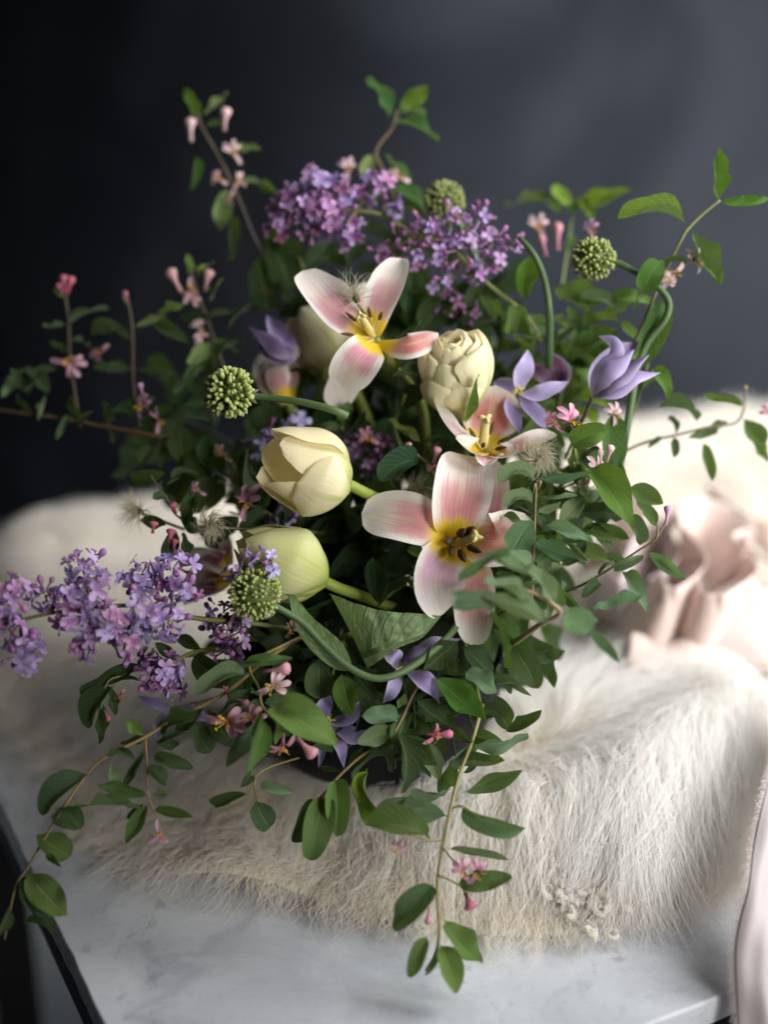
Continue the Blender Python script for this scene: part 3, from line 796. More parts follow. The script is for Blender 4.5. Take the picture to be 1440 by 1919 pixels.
def path_at(pts, f):
    n = len(pts) - 1; q = f * n; i = min(int(q), n - 1); s = q - i
    return tuple(pts[i][k] * (1 - s) + pts[i + 1][k] * s for k in range(3))
BROWN = (0.20, 0.12, 0.055); GOLD = (0.34, 0.24, 0.09); GST = (0.17, 0.22, 0.06); DGST = (0.045, 0.09, 0.035); SCAPE = (0.075, 0.135, 0.050)
def sprig(name, label, st, leaves=(), blossoms=(), buds=(), r=(4, 2), col=GOLD, group=None, cat='sprig', auto=None, twigs=()):
    rt = root(name, W(*st[0]), label, cat, group)
    stem(rt, st, r[0], r[1], col)
    for t in twigs: stem(rt, t, 2.2, 1.4, col)
    for l in leaves: leaf(rt, *l)
    for q in blossoms: blossom(rt, *q)
    for q in buds: bud(rt, *q)
    if auto:
        n, lo, hi, w, tint = auto
        for k in range(n):
            f = (k + .6) / n; x, y, d = path_at(st, f)
            f2 = min(1, f + .02); x2, y2, _ = path_at(st, f2) if f2 > f else (x, y, d)
            a = math.atan2(y2 - y, x2 - x) if (x2, y2) != (x, y) else 0
            for sg in (-1, 1):
                L = RND.uniform(lo, hi); b = a + sg * RND.uniform(.6, 1.35)
                leaf(rt, x, y, x + L * math.cos(b), y + L * math.sin(b), RND.uniform(w[0], w[1]), RND.choice(tint), d + .1, d + RND.uniform(-3, 2.5), RND.gauss(0, .8))
    return rt

# ------------------------------------------------------------------ open tulips
def petal(parent, pts, hw, hint=(0, 0, 1), cup=.7, mat=M_TO, col=(0.74, 0.36, 0.38), prof='tulip', wave=.085, wf=1.7, nu=22, nv=12, twist=0.0, cup_end=None, edge=0.0, name='petal', alpha=None, ph=None):
    d = sum(p[2] for p in pts) / len(pts)
    P = [W(*p) for p in pts]
    h = [H(*q) for q in hint] if hasattr(hint[0], '__len__') else H(*hint)
    g = Geo(); g.add(*blade_np(P, h, PX(hw, d), prof, cup, nu, nv, wave, wf, RND.uniform(0, 6) if ph is None else ph, twist=twist, cup_end=cup_end, edge=edge))
    o = part(name, g.mesh(name, mat), parent, col)
    if alpha is not None: o.color[3] = alpha
    return o
def stamen(parent, x0, y0, x1, y1, d0, d1, fil=3.0, an=6.5, frac=.5, amat=M_ANTH):
    g = Geo(); a, b = W(x0, y0, d0), W(x1, y1, d1)
    m = a.lerp(b, 1 - frac)
    g.add(*tube_np([a, a.lerp(m, .5), m], [PX(fil), PX(fil * .7)], 5, 6))
    o = part('stamen', g.mesh('stamen', M_PIST), parent)
    g = Geo(); g.add(*tube_np([m, m.lerp(b, .2), m.lerp(b, .6), b], [PX(an * .4), PX(an), PX(an), PX(an * .3)], 9, 7))
    return part('anther', g.mesh('anther', amat), o)
def pistil(parent, x0, y0, x1, y1, d0, d1, r=9):
    g = Geo(); a, b = W(x0, y0, d0), W(x1, y1, d1)
    g.add(*tube_np([a, a.lerp(b, .3), a.lerp(b, .8), b], [PX(r * .7), PX(r), PX(r * .85), PX(r * .9)], 10, 9))
    ax = (b - a).normalized(); o1 = ax.orthogonal().normalized()
    for k in range(3):
        s = Quaternion(ax, k * 2.094) @ o1
        g.add(*tube_np([b - ax * PX(2), b + s * PX(r * .9) + ax * PX(3), b + s * PX(r * 1.5) - ax * PX(1)], [PX(r * .55), PX(r * .5), PX(r * .25)], 6, 6))
    return part('pistil', g.mesh('pistil', M_PIST), parent)
ROSE = (0.74, 0.30, 0.32); SALM = (0.70, 0.23, 0.19); MAUVE = (0.66, 0.28, 0.35)

# hero tulip, wide open, facing the lens
t = root('open_tulip', W(850, 1010, 2.5), 'wide open white and rose tulip with yellow heart, lowest of the open tulips', 'tulip')
petal(t, [(884, 1012, 2.6), (905, 970, 2.2), (912, 915, 2.6), (896, 868, 4.0)], 52, (-.25, .1, 1), .75, col=MAUVE)
petal(t, [(850, 1008, 2.3), (858, 965, .9), (868, 905, .6), (868, 852, 2.2)], 60, (.05, -.1, 1), .72, col=ROSE)
petal(t, [(846, 1012, 2.3), (800, 985, .9), (740, 968, 1.0), (678, 962, 2.0)], 52, (.1, .35, 1), .55, col=ROSE, twist=-.1)
petal(t, [(870, 1010, 2.3), (905, 1016, 1.0), (945, 1010, .6), (984, 962, 1.4)], 56, (-.15, .25, 1), .65, col=SALM, wave=.10, alpha=.8)
petal(t, [(872, 1022, 2.4), (890, 1080, 1.6), (890, 1140, 1.2), (889, 1212, 1.6)], 43, (-.1, .3, 1), .8, col=(0.66, 0.24, 0.24), alpha=.85)
petal(t, [(846, 1018, 2.2), (826, 1055, .2), (818, 1100, -.4), (834, 1148, .5)], 56, (.25, .25, 1), .85, col=(0.74, 0.42, 0.56))
pistil(t, 852, 1018, 893, 1006, 2.0, -.4, 9)
for a in ((850, 1012, 838, 1016, 2, -.2), (852, 1008, 872, 992, 2, -.3), (860, 1008, 890, 988, 2, -.2), (850, 1018, 846, 1040, 2, -.5), (856, 1020, 872, 1052, 2, -.6), (864, 1018, 902, 1034, 2, -.4)):
    stamen(t, *a, 3.2, 7.5, .62)
stem(t, [(850, 1012, 2.6), (840, 1040, 6), (800, 1120, 9), (730, 1230, 11)], 11, 9, (0.16, 0.22, 0.05))

# upper tulip
t = root('open_tulip', W(695, 628, 4.5), 'open pink and white tulip with four spread petals, highest in the bouquet', 'tulip')
petal(t, [(700, 630, 4.4), (650, 600, 3.2), (605, 555, 3.0), (566, 508, 4.0)], 48, (.35, .3, 1), .75, col=MAUVE)
petal(t, [(702, 626, 4.6), (712, 580, 3.4), (730, 530, 3.2), (752, 484, 4.2)], 38, (-.25, .05, 1), .85, col=(0.70, 0.36, 0.42))
petal(t, [(700, 622, 5.4), (690, 570, 6.2), (698, 530, 6.6)], 30, (0, 0, 1), .7, col=ROSE)
petal(t, [(710, 640, 4.2), (745, 646, 2.8), (780, 642, 2.6), (822, 624, 4.0)], 29, (.1, .35, 1), -.7, col=(0.60, 0.17, 0.15), alpha=.72)
petal(t, [(698, 640, 4.0), (685, 660, 2.2), (662, 690, 2.0), (640, 726, 3.2)], 44, (.3, .35, 1), .5, col=MAUVE)
petal(t, [(690, 640, 5.0), (660, 690, 6.0), (640, 730, 6.4), (622, 765, 7.0)], 32, (.3, .35, 1), .5, col=(0.66, 0.50, 0.48))
pistil(t, 700, 630, 676, 592, 4.0, 1.6, 8)
for a in ((700, 628, 648, 585, 4, 2.4), (698, 634, 640, 625, 4, 2.4), (702, 624, 690, 575, 4, 2.4), (700, 636, 668, 652, 4, 2.6), (704, 624, 716, 584, 4, 2.8)):
    stamen(t, *a, 2.6, 4.0, .4)
stem(t, [(700, 634, 4.6), (740, 690, 6), (790, 760, 8), (800, 900, 11)], 11, 9, (0.20, 0.24, 0.05))

# middle tulip, tilted towards the lamp
t = root('open_tulip', W(905, 845, 3.5), 'salmon and white open tulip directly below the cream double tulip', 'tulip')
petal(t, [(905, 838, 4.4), (912, 805, 5.0), (924, 765, 4.8), (930, 722, 4.2)], 58, (-.05, -.1, 1), .62, col=(0.62, 0.16, 0.16), wave=.05, alpha=.80)
petal(t, [(898, 842, 3.4), (868, 826, 2.4), (838, 792, 2.2), (812, 748, 3.4)], 27, (.75, .5, .5), .75, col=(0.74, 0.48, 0.50))
petal(t, [(908, 842, 3.2), (950, 846, 2.0), (995, 830, 1.8), (1042, 812, 2.8)], 30, (-.1, .9, .6), .6, col=ROSE)
petal(t, [(904, 846, 3.0), (890, 846, 1.8), (878, 838, 1.6), (862, 815, 1.9)], 34, (.3, .85, .5), .7, col=(0.80, 0.52, 0.10))
petal(t, [(908, 848, 3.0), (915, 858, 1.6), (918, 866, 1.4), (912, 878, 1.9)], 30, (.0, .9, .4), .6, col=(0.72, 0.42, 0.52))
petal(t, [(908, 846, 3.4), (935, 852, 2.0), (950, 846, 1.6), (965, 832, 1.8)], 30, (-.2, .9, .6), .6, col=(0.78, 0.48, 0.12))
pistil(t, 905, 842, 911, 785, 3.2, 2.0, 10)
for a in ((902, 842, 880, 802, 3, 1.8), (902, 845, 908, 830, 2.6, 1.0), (906, 842, 928, 788, 3, 2.4), (910, 844, 958, 818, 3, 1.6), (910, 846, 950, 838, 2.6, 1.2)):
    stamen(t, *a, 2.6, 4.2, .5, M_ANTH)
stem(t, [(906, 848, 3.6), (912, 880, 5.5), (900, 960, 8), (850, 1080, 11)], 11, 9, (0.16, 0.22, 0.05))

# ------------------------------------------------------------------ closed tulips
def cup_tulip(label, base, tip, R, petals, col, green=.2, openn=.35, turn=0.0, stem_pts=None, name='closed_tulip', belly=.5):
    b, t_ = W(*base), W(*tip); A = (t_ - b); L = A.length; A.normalize()
    X = (H(0, 0, 1) - A * H(0, 0, 1).dot(A)).normalized(); Y = A.cross(X)
    rt = root(name, b, label, 'tulip')
    Rr = PX(R, (base[2] + tip[2]) / 2)
    _x = np.linspace(-.15, 1.15, 131); _w = np.hanning(25); _w /= _w.sum()
    _r = np.interp(_x, [0, .06, .18, .36, .52, .72, .88, 1], [.10, .42, .78, .97, 1.0, .92 - .12 * (1 - openn), .62 + .25 * openn, .18 + .75 * openn]); _s = np.convolve(np.pad(_r, 12, 'edge'), _w, 'valid'); _s[_x < .05] = _r[_x < .05]
    rho = lambda u, k: np.interp(u, _x, _s) * k
    for az, ls, rs, bm, tipr in petals:
        a = math.radians(az) + turn; e = X * math.cos(a) + Y * math.sin(a)
        us = np.linspace(0, 1, 16)
        pts = [b + A * (L * ls * (u ** 1.06)) + e * (Rr * (float(rho(u * min(1, ls), rs)) + tipr * max(0, u - .6) ** 2 * 4)) for u in us]
        nu, nv = 28, 14
        C = catmull(pts, nu); T = unit(np.gradient(C, axis=0)); u = np.linspace(0, 1, nu)
        rad = np.maximum(np.linalg.norm(np.cross(C - np.array(b), np.array(A)), axis=1), Rr * .08)
        t = np.clip((u - .55) / .45, 0, 1); beta = bm * (np.sqrt(np.maximum(0, 1 - t ** 3.0)) + .004)
        N = unit(-np.array(e)[None] + T * (T @ np.array(e))[:, None]); S = np.cross(T, N)
        V = []; UV = []; ph = RND.uniform(0, 6)
        for j in range(nv + 1):
            v = -1 + 2 * j / nv
            cu = np.minimum(beta, 1.3); hw = rad * beta
            xs = hw * np.sin(cu * v) / cu; zs = hw * (1 - np.cos(cu * v)) / cu
            zs = zs + Rr * .025 * abs(v) ** 2 * np.sin(u * 8 + ph + v) - Rr * .02 * (1 - abs(v)) ** 6
            V.append(C + S * xs[:, None] + N * zs[:, None]); UV.append(np.stack([u, np.full(nu, .5 + .5 * v)], 1))
        V = np.stack(V, 1).reshape(-1, 3); UV = np.stack(UV, 1).reshape(-1, 2); m = nv + 1
        F = [(i * m + j, i * m + j + 1, (i + 1) * m + j + 1, (i + 1) * m + j) for i in range(nu - 1) for j in range(nv)]
        o = part('petal', Geo().add(V, F, UV).mesh('petal', M_TC), rt, jit(col, .05)); o.color[3] = green
    if stem_pts: stem(rt, stem_pts, 11, 10, (0.26, 0.33, 0.05), sides=9)
    return rt
CREAM = (0.95, 0.87, 0.60)
cup_tulip('pale yellow tulip with open cup pointing to the allium balls', (654, 908, 1.5), (505, 858, -.6), 84,
          [(180, 1.02, .86, 1.05, .1), (60, 1.0, .84, 1.0, .0), (300, .98, .84, 1.0, .1), (115, 1.06, 1.0, .95, .05), (245, 1.0, 1.0, .95, .12), (-8, .74, 1.03, .98, -.10)],
          CREAM, .12, .50, -.30, [(652, 907, 1.5), (690, 926, 2.2), (730, 945, 3.5), (790, 985, 7)])
cup_tulip('green-tinged closed tulip just above the lower allium ball', (612, 1092, 1.8), (448, 1012, .2), 74,
          [(180, 1.0, .88, 1.1, 0), (60, .98, .86, 1.05, 0), (300, .98, .86, 1.05, 0), (120, 1.0, 1.0, 1.0, -.05), (240, 1.0, 1.0, 1.0, -.05), (0, .97, 1.03, 1.05, -.08)],
          (0.74, 0.74, 0.40), .75, .06, .35, [(608, 1090, 1.8), (640, 1104, 2.2), (675, 1116, 3.5), (740, 1140, 8)])
cup_tulip('cream tulip cup out of focus behind the highest open tulip', (650, 700, 10), (560, 585, 10), 66,
          [(0, 1.0, 1.0, 1.0, 0), (120, 1.0, 1.0, 1.0, 0), (240, 1.0, 1.0, 1.0, 0), (60, 1.0, .9, 1.0, 0), (180, 1.0, .9, 1.0, 0), (300, 1.0, .9, 1.0, 0)],
          (0.72, 0.68, 0.46), .3, .35, .2, [(650, 700, 10), (690, 790, 11), (720, 900, 12)])
t = root('closed_tulip', W(540, 745, 9.5), 'blurred pink and cream tulip between the upper allium ball and the cream cup', 'tulip')
for a in ([(545, 755, 9.5), (540, 720, 9), (545, 690, 9), (560, 650, 9.6)], [(535, 755, 9.5), (510, 725, 9), (495, 695, 9), (500, 655, 9.6)], [(540, 755, 9), (525, 725, 8.2), (520, 695, 8.2), (528, 660, 9)]):
    petal(t, a, 26, (0, .1, 1), -.8, col=(0.74, 0.38, 0.42))
stem(t, [(540, 750, 9.5), (570, 830, 11), (640, 930, 12)], 10, 9, (0.16, 0.22, 0.05))
t = root('open_tulip', W(440, 1080, 6.5), 'dark red tulip with yellow streak, blurred behind the left lilac', 'tulip')
petal(t, [(436, 1075, 6), (415, 1050, 5.2), (390, 1035, 5.5), (350, 1030, 6.5)], 34, (.1, .8, .6), -.6, M_TO, (0.20, 0.025, 0.04))
petal(t, [(436, 1080, 6), (410, 1085, 6), (380, 1085, 6.2), (345, 1085, 7)], 28, (.1, .6, .8), .6, M_TO, (0.30, 0.05, 0.05))
petal(t, [(436, 1082, 6), (405, 1100, 5.4), (375, 1112, 5.6), (345, 1128, 6.5)], 24, (.0, .7, .7), .5, M_TO, (0.24, 0.03, 0.08))
petal(t, [(430, 1060, 6), (418, 1030, 6), (412, 1000, 6.4)], 22, (-.2, .2, 1), .5, M_TO, (0.45, 0.16, 0.20))
stem(t, [(436, 1080, 6), (500, 1120, 8), (600, 1180, 10)], 10, 9, (0.16, 0.22, 0.05))

# cream double tulip
t = root('double_tulip', W(868, 785, 5.5), 'cream double tulip packed with rounded petals, among the open tulips', 'tulip')
Bd, Td = W(868, 786, 5.2), W(848, 632, 3.0); Ad = (Td - Bd); Ld = Ad.length; Ad.normalize()
Xd = (H(0, 0, 1) - Ad * H(0, 0, 1).dot(Ad)).normalized(); Yd = Ad.cross(Xd)
def dbl(az, z0, z1, r0, r1, hw, lean):
    e = Xd * math.cos(math.radians(az)) + Yd * math.sin(math.radians(az)); R = PX(75, 4.5)
    pts = [Bd + Ad * Ld * (z0 + (z1 - z0) * u) + e * R * (r0 + (r1 - r0) * math.sin(min(1, u * 1.25) * math.pi / 2) - lean * max(0, u - .55) ** 2 * 4) for u in (0, .25, .5, .75, .92, 1)]
    g = Geo(); g.add(*blade_np(pts, -e, R * hw, 'spoon', 1.15, 16, 10, .06, 1.1, RND.uniform(0, 6)))
    o = part('petal', g.mesh('petal', M_TC), t, jit((0.95, 0.88, 0.60), .05)); o.color[3] = .05
for k, (az, z1, hw) in enumerate(((55, .93, .95), (-60, .62, .80), (0, .56, .72), (125, .97, .9), (-125, .95, .9), (180, .95, .9))): dbl(az, .0, z1, .18, 1.0 + .03 * (k % 2), hw, .22)
for k, (az, z1, hw) in enumerate(((-30, .80, .52), (18, .86, .50), (-85, .88, .56), (60, .95, .5), (-5, .70, .46), (110, .98, .55), (-140, .96, .55), (160, 1.0, .55))): dbl(az, .05, z1, .2, .90 - .05 * (k % 2), hw, .30)
for k in range(7): dbl(k * 51 + 11, .2, .94 + .04 * (k % 3), .1, .62, .46, .34)
for k in range(5): dbl(k * 72 + 50, .3, .97 + .03 * (k % 2), .05, .32, .34, .10)
leaf(t, 872, 800, 898, 700, .28, (0.13, 0.23, 0.03), 2.6, 1.2, .5)
stem(t, [(872, 790, 5.2), (870, 850, 7), (840, 960, 10)], 10, 9, (0.16, 0.22, 0.05))

# ------------------------------------------------------------------ alliums
V, F, UV = lathe_np([(.05, 0), (.16, .10), (.30, .40), (.36, .68), (.26, .92), (.10, 1.02), (.01, 1.05)], 7, False)
ABUD = Geo().add([(x, z, y) for x, y, z in V], [tuple(reversed(f)) for f in F], UV).mesh('bud', M_ALLIUM)
def allium(label, x, y, d, R, scape, n=150, spiky=.35, axis=(-1, .3, .5), squash=1.0, bl=13, dark=1.0):
    c = W(x, y, d); rt = root('drumstick_allium', c, label, 'allium')
    Rw = PX(R, d); A = H(*axis)
    core = Geo(); V, F, UV = lathe_np([(math.sin(i / 10 * math.pi) + .001, -math.cos(i / 10 * math.pi)) for i in range(11)], 14, False)
    core.add([c + Vector(p) * Rw * (1 - spiky) * .9 for p in V], F, [(0, .5)] * len(V)); part('core', core.mesh('core', M_ALLIUM), rt, (0.13 * dark, 0.18 * dark, 0.045 * dark))
    ga = math.pi * (3 - math.sqrt(5))
    X = A.orthogonal().normalized(); Yv = A.cross(X)
    for k in range(n):
        z = 1 - 1.86 * (k + .5) / n; r = math.sqrt(max(0, 1 - z * z)); a = k * ga
        dr = (A * z + X * (r * math.cos(a)) + Yv * (r * math.sin(a)))
        dr = (dr + Vector((RND.gauss(0, .07), RND.gauss(0, .07), RND.gauss(0, .07)))).normalized()
        L = PX(bl, d) * RND.uniform(.85, 1.2); rad = Rw * RND.uniform(.93, 1.06)
        base = c + dr * (rad - L); s = L * RND.uniform(.72, .95)
        o = inst('bud', ABUD, rt, frame(base, dr, H(.3, 1, .2), s, L, s), jit((0.42 * dark, 0.51 * dark, 0.13 * dark), .2))
    if spiky > .2:
        g = Geo()
        for k in range(0, n):
            z = 1 - 1.86 * (k + .5) / n; r = math.sqrt(max(0, 1 - z * z)); a = k * ga; dr = (A * z + X * (r * math.cos(a)) + Yv * (r * math.sin(a))).normalized()
            g.add(*tube_np([c + dr * Rw * .3, c + dr * (Rw - PX(bl * .8, d))], [PX(1.6, d), PX(1.6, d)], 4, 4, False))
        o = part('pedicels', g.mesh('pedicels', M_STEM), rt, (0.13, 0.19, 0.04)); o['kind'] = 'stuff'
    g = Geo(); s0 = c - A * Rw * .9
    for k in range(3):
        e = Quaternion(A, k * 2.1) @ X
        g.add(*blade_np([s0, s0 + e * PX(9, d) - A * PX(2, d), s0 + e * PX(16, d) - A * PX(12, d)], -A, PX(6, d), 'lance', .4, 6, 3))
    part('bract', g.mesh('bract', M_BLOS), rt, (0.50, 0.36, 0.24))
    stem(rt, [(x, y, d)] + [(a + RND.uniform(-1.5, 1.5), b + RND.uniform(-1.5, 1.5), c_) for a, b, c_ in scape], 6.2, 7.6, SCAPE, 'scape', 9)
    return rt
allium('spiky green allium ball on a cut scape above the pale yellow tulip', 430, 735, 1.0, 49, [(484, 742, 1.2), (560, 752, .6), (620, 766, .2), (651, 780, .4)], 170, .40, (-1, .12, .55), bl=15)
allium('round green allium ball on a long looping scape over the clematis', 478, 1113, -1.4, 50, [(524, 1140, -1.2), (565, 1166, -1.0), (612, 1212, -1.2), (655, 1250, -1.4), (700, 1270, -1.4), (748, 1264, -1.2), (800, 1230, -.4), (850, 1180, 1.0), (880, 1120, 4)], 210, .16, (-.8, .45, .75), bl=10)
allium('blurred green allium head rising above the upper lilac', 833, 378, 10, 40, [(858, 412, 10.5), (890, 480, 11), (905, 600, 12)], 150, .12, (-.6, .7, .3), bl=11, dark=.75)
allium('green allium ball on a scape hooking down past the clematis bell', 1112, 485, 5, 42, [(1156, 492, 5), (1200, 515, 4.6), (1238, 543, 4.4), (1255, 570, 4.4), (1247, 602, 4.4), (1216, 642, 4.6), (1196, 690, 4.8), (1182, 760, 4.8), (1168, 840, 5), (1150, 930, 7)], 160, .14, (-.9, .1, .5), bl=11, dark=.9)
t = root('allium_scape', W(1030, 660, 6), 'bare dark green hooked stem beside the upper right lilac', 'stem')
stem(t, [(1030, 700, 7), (1031, 640, 6), (1030, 580, 5), (1020, 520, 5), (1000, 476, 5.2), (974, 446, 6)], 7.4, 5.6, SCAPE, 'scape', 9)

# ------------------------------------------------------------------ clematis
VIO = (0.30, 0.24, 0.46); VIOL = (0.42, 0.36, 0.60); VIOD = (0.13, 0.09, 0.20)
def clematis(label, centre, tepals, st=None, col=VIO, heart=True):
    rt = root('clematis_flower', W(*centre), label, 'clematis')
    for tp in tepals:
        pts, hw, hint, cup = tp[:4]; kw = tp[4] if len(tp) > 4 else {}
        petal(rt, pts, hw, hint, cup, M_CLE, kw.get('col', col), 'lance', .10, 2.2, 20, 8, kw.get('twist', 0.0), name='tepal')
    if heart:
        g = Geo(); c = W(*centre)
        for k in range(16):
            e = (H(RND.gauss(0, .5), RND.gauss(0, .5), 1))
            g.add(*tube_np([c, c + e * PX(9), c + e * PX(19)], [PX(1.6), PX(2.4), PX(1)], 5, 4))
        part('stamens', g.mesh('stamens', M_PIST), rt)
    if st: stem(rt, st, 4, 4, (0.12, 0.10, 0.06))
    return rt
clematis('lilac clematis bell with curled tepals at the right of the bouquet', (1112, 742, 3.5),
    [([(1112, 745, 3.6), (1130, 700, 4.6), (1165, 665, 4.8), (1198, 640, 5)], 30, (-.3, -.2, 1), .8),
     ([(1110, 745, 3.2), (1118, 700, 2.8), (1150, 668, 2.6), (1148, 640, 3), (1122, 630, 3.6)], 20, (-.6, .1, .8), -.8, dict(col=VIOL)),
     ([(1110, 746, 3.0), (1140, 715, 2.0), (1175, 690, 2.0), (1218, 664, 2.8)], 27, (-.4, .7, .8), -.9, dict(col=VIOD)),
     ([(1112, 747, 3.0), (1150, 728, 2.0), (1192, 702, 2.2), (1240, 698, 3.2)], 24, (.2, .8, .7), -.8, dict(col=VIO)),
     ([(1110, 746, 3.1), (1128, 705, 1.8), (1160, 678, 1.6), (1190, 655, 2.2)], 26, (-.5, .4, .9), -.9, dict(col=VIOL))],
    [(1110, 746, 3.4), (1092, 790, 5), (1060, 860, 8)], heart=False)
clematis('lavender clematis with pointed tepals between the double tulip and the bell', (972, 735, 4.6),
    [([(972, 735, 4.8), (978, 705, 4.4), (988, 680, 4.4), (990, 655, 4.8)], 19, (.3, .1, 1), .5, dict(col=VIOL)),
     ([(972, 737, 4.6), (1005, 740, 3.8), (1035, 730, 3.8), (1068, 714, 4.2)], 20, (.1, .6, .9), .6, dict(col=VIOL)),
     ([(974, 742, 4.6), (995, 765, 4.0), (1015, 788, 4.0), (1036, 806, 4.4)], 19, (.2, .5, .9), .6),
     ([(970, 738, 4.6), (958, 760, 4.4), (968, 790, 4.2), (975, 812, 4.2)], 16, (.2, .3, 1), .6),
     ([(970, 732, 5), (945, 720, 5.4), (925, 715, 6)], 16, (.2, .3, 1), .5)], [(972, 737, 5), (960, 800, 8)])
clematis('dark purple clematis bud half hidden behind the lavender clematis', (1045, 700, 7),
    [([(1050, 735, 7), (1030, 705, 6.4), (1005, 690, 6.6), (985, 690, 7)], 22, (0, .5, .9), -.8, dict(col=(0.10, 0.03, 0.07))),
     ([(1052, 735, 7), (1055, 700, 6.4), (1045, 675, 6.6), (1020, 660, 7)], 22, (0, .5, .9), -.8, dict(col=(0.12, 0.03, 0.08)))], [(1050, 735, 7), (1040, 800, 9)], heart=False)
clematis('pale violet clematis with folded tepals crossed by the looping allium scape', (752, 1250, 1.0),
    [([(750, 1250, 1.2), (762, 1226, .4), (782, 1216, .2), (802, 1208, .8)], 22, (-.2, .8, .6), -.7, dict(col=VIOD)),
     ([(750, 1252, 1.0), (742, 1235, .2), (733, 1228, .2), (722, 1222, .8)], 18, (.3, .3, 1), .5, dict(col=VIOL)),
     ([(748, 1255, 1.0), (740, 1280, .0), (732, 1300, .0), (718, 1318, .6)], 15, (.4, .3, 1), .7, dict(col=VIOL)),
     ([(756, 1255, 1.0), (790, 1275, -.2), (812, 1295, -.2), (836, 1326, .4)], 23, (.3, .6, .8), .8),
     ([(760, 1248, 1.4), (800, 1215, 1.6), (830, 1205, 2), (866, 1198, 2.6)], 18, (.1, .8, .6), .5, dict(col=VIOL))], [(750, 1252, 1.2), (760, 1310, 3)])
clematis('grey violet clematis with drooping tepals above the dark bowl', (618, 1348, 1.0),
    [([(616, 1350, 1.2), (606, 1335, .4), (612, 1318, .4), (620, 1302, 1)], 17, (-.2, .3, 1), .5),
     ([(620, 1350, 1.0), (640, 1352, .2), (660, 1340, .1), (674, 1314, .6)], 20, (.1, .8, .8), .6),
     ([(620, 1354, 1.0), (645, 1372, .2), (665, 1384, .2), (688, 1368, .6)], 20, (.2, .7, .8), .7, dict(col=VIO)),
     ([(614, 1356, 1.0), (606, 1385, .6), (604, 1410, .6), (597, 1440, 1)], 13, (-.5, .2, .9), .6, dict(col=VIOL)),
     ([(620, 1356, 1.0), (632, 1385, .6), (640, 1405, .6), (645, 1440, 1)], 14, (.2, .4, 1), .6)], [(616, 1350, 1.2), (640, 1300, 5)])
clematis('shadowed violet clematis under the lower left lilac', (325, 1330, 2.0),
    [([(325, 1326, 2), (300, 1318, 1.8), (280, 1312, 1.8), (256, 1304, 2.2)], 14, (0, .8, .7), -.5),
     ([(325, 1330, 2), (315, 1345, 1.8), (300, 1362, 1.8), (290, 1385, 2)], 16, (0, .3, 1), .5),
     ([(328, 1330, 2), (350, 1335, 1.8), (370, 1340, 1.8), (395, 1350, 2)], 18, (0, .5, 1), .5)], [(328, 1328, 2.2), (400, 1310, 6)], heart=False)
clematis('dark purple clematis bud blurred left of the cream tulip cup', (560, 650, 8),
    [([(560, 655, 8), (530, 652, 7), (505, 635, 7.2), (465, 612, 8)], 26, (0, .5, .9), -1.0, dict(col=(0.12, 0.08, 0.17))),
     ([(560, 655, 8), (535, 640, 8), (515, 615, 8.4), (500, 590, 9)], 20, (0, .5, .9), .8, dict(col=VIO)),
     ([(562, 658, 8), (535, 668, 7.4), (505, 660, 7.6), (480, 640, 8)], 18, (0, .5, .9), -.8, dict(col=(0.16, 0.10, 0.20)))], [(560, 655, 8), (600, 720, 11)], heart=False)

# ------------------------------------------------------------------ lilac
LIL = (0.49, 0.34, 0.63); LILP = (0.47, 0.22, 0.45); LILD = (0.26, 0.08, 0.22); LILB = (0.58, 0.50, 0.78)
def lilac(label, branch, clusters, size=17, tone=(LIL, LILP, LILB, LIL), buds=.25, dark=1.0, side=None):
    rt = root('lilac_panicle', W(*branch[0]), label, 'lilac')
    stem(rt, branch, 5.5, 3, (0.14, 0.16, 0.04), 'branch')
    for (cx, cy, cr, cd_, n) in clusters:
        # each cluster hangs on its own branchlet
        j = min(range(len(branch)), key=lambda q: (branch[q][0] - cx) ** 2 + (branch[q][1] - cy) ** 2)
        stem(rt, [branch[j], ((branch[j][0] + cx) / 2, (branch[j][1] + cy) / 2 - 3, (branch[j][2] + cd_) / 2), (cx, cy, cd_)], 3, 2, (0.15, 0.14, 0.05), 'branchlet')
        n = max(3, int(n * .95)); cr *= .90
        c = W(cx, cy, cd_); Rw = PX(cr, cd_)
        k = 0; ga = 2.399963
        for k in range(n):
            z = 1 - 1.7 * (k + .5) / n; r = math.sqrt(max(0, 1 - z * z)); a = k * ga + RND.uniform(-.3, .3)
            v = Vector((r * math.cos(a), r * math.sin(a), z))
            dr = (RGT * v.x + UPV * v.y - FWD * v.z).normalized()
            pos = c + dr * Rw * RND.uniform(.66, 1.08)
            s = PX(size * 1.14, cd_) * RND.uniform(.70, 1.22)
            n_ = (dr + Vector((RND.gauss(0, .35), RND.gauss(0, .35), RND.gauss(0, .35)))).normalized()
            q = Quaternion(n_, RND.uniform(0, 6.28)) @ n_.orthogonal()
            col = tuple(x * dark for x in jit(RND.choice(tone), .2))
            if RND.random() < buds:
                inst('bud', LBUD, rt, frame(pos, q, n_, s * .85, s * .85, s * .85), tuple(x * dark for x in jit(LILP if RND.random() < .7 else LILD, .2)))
            else:
                inst('floret', RND.choice(FLORETS), rt, frame(pos, q, n_, s, s, s), col)
    return rt
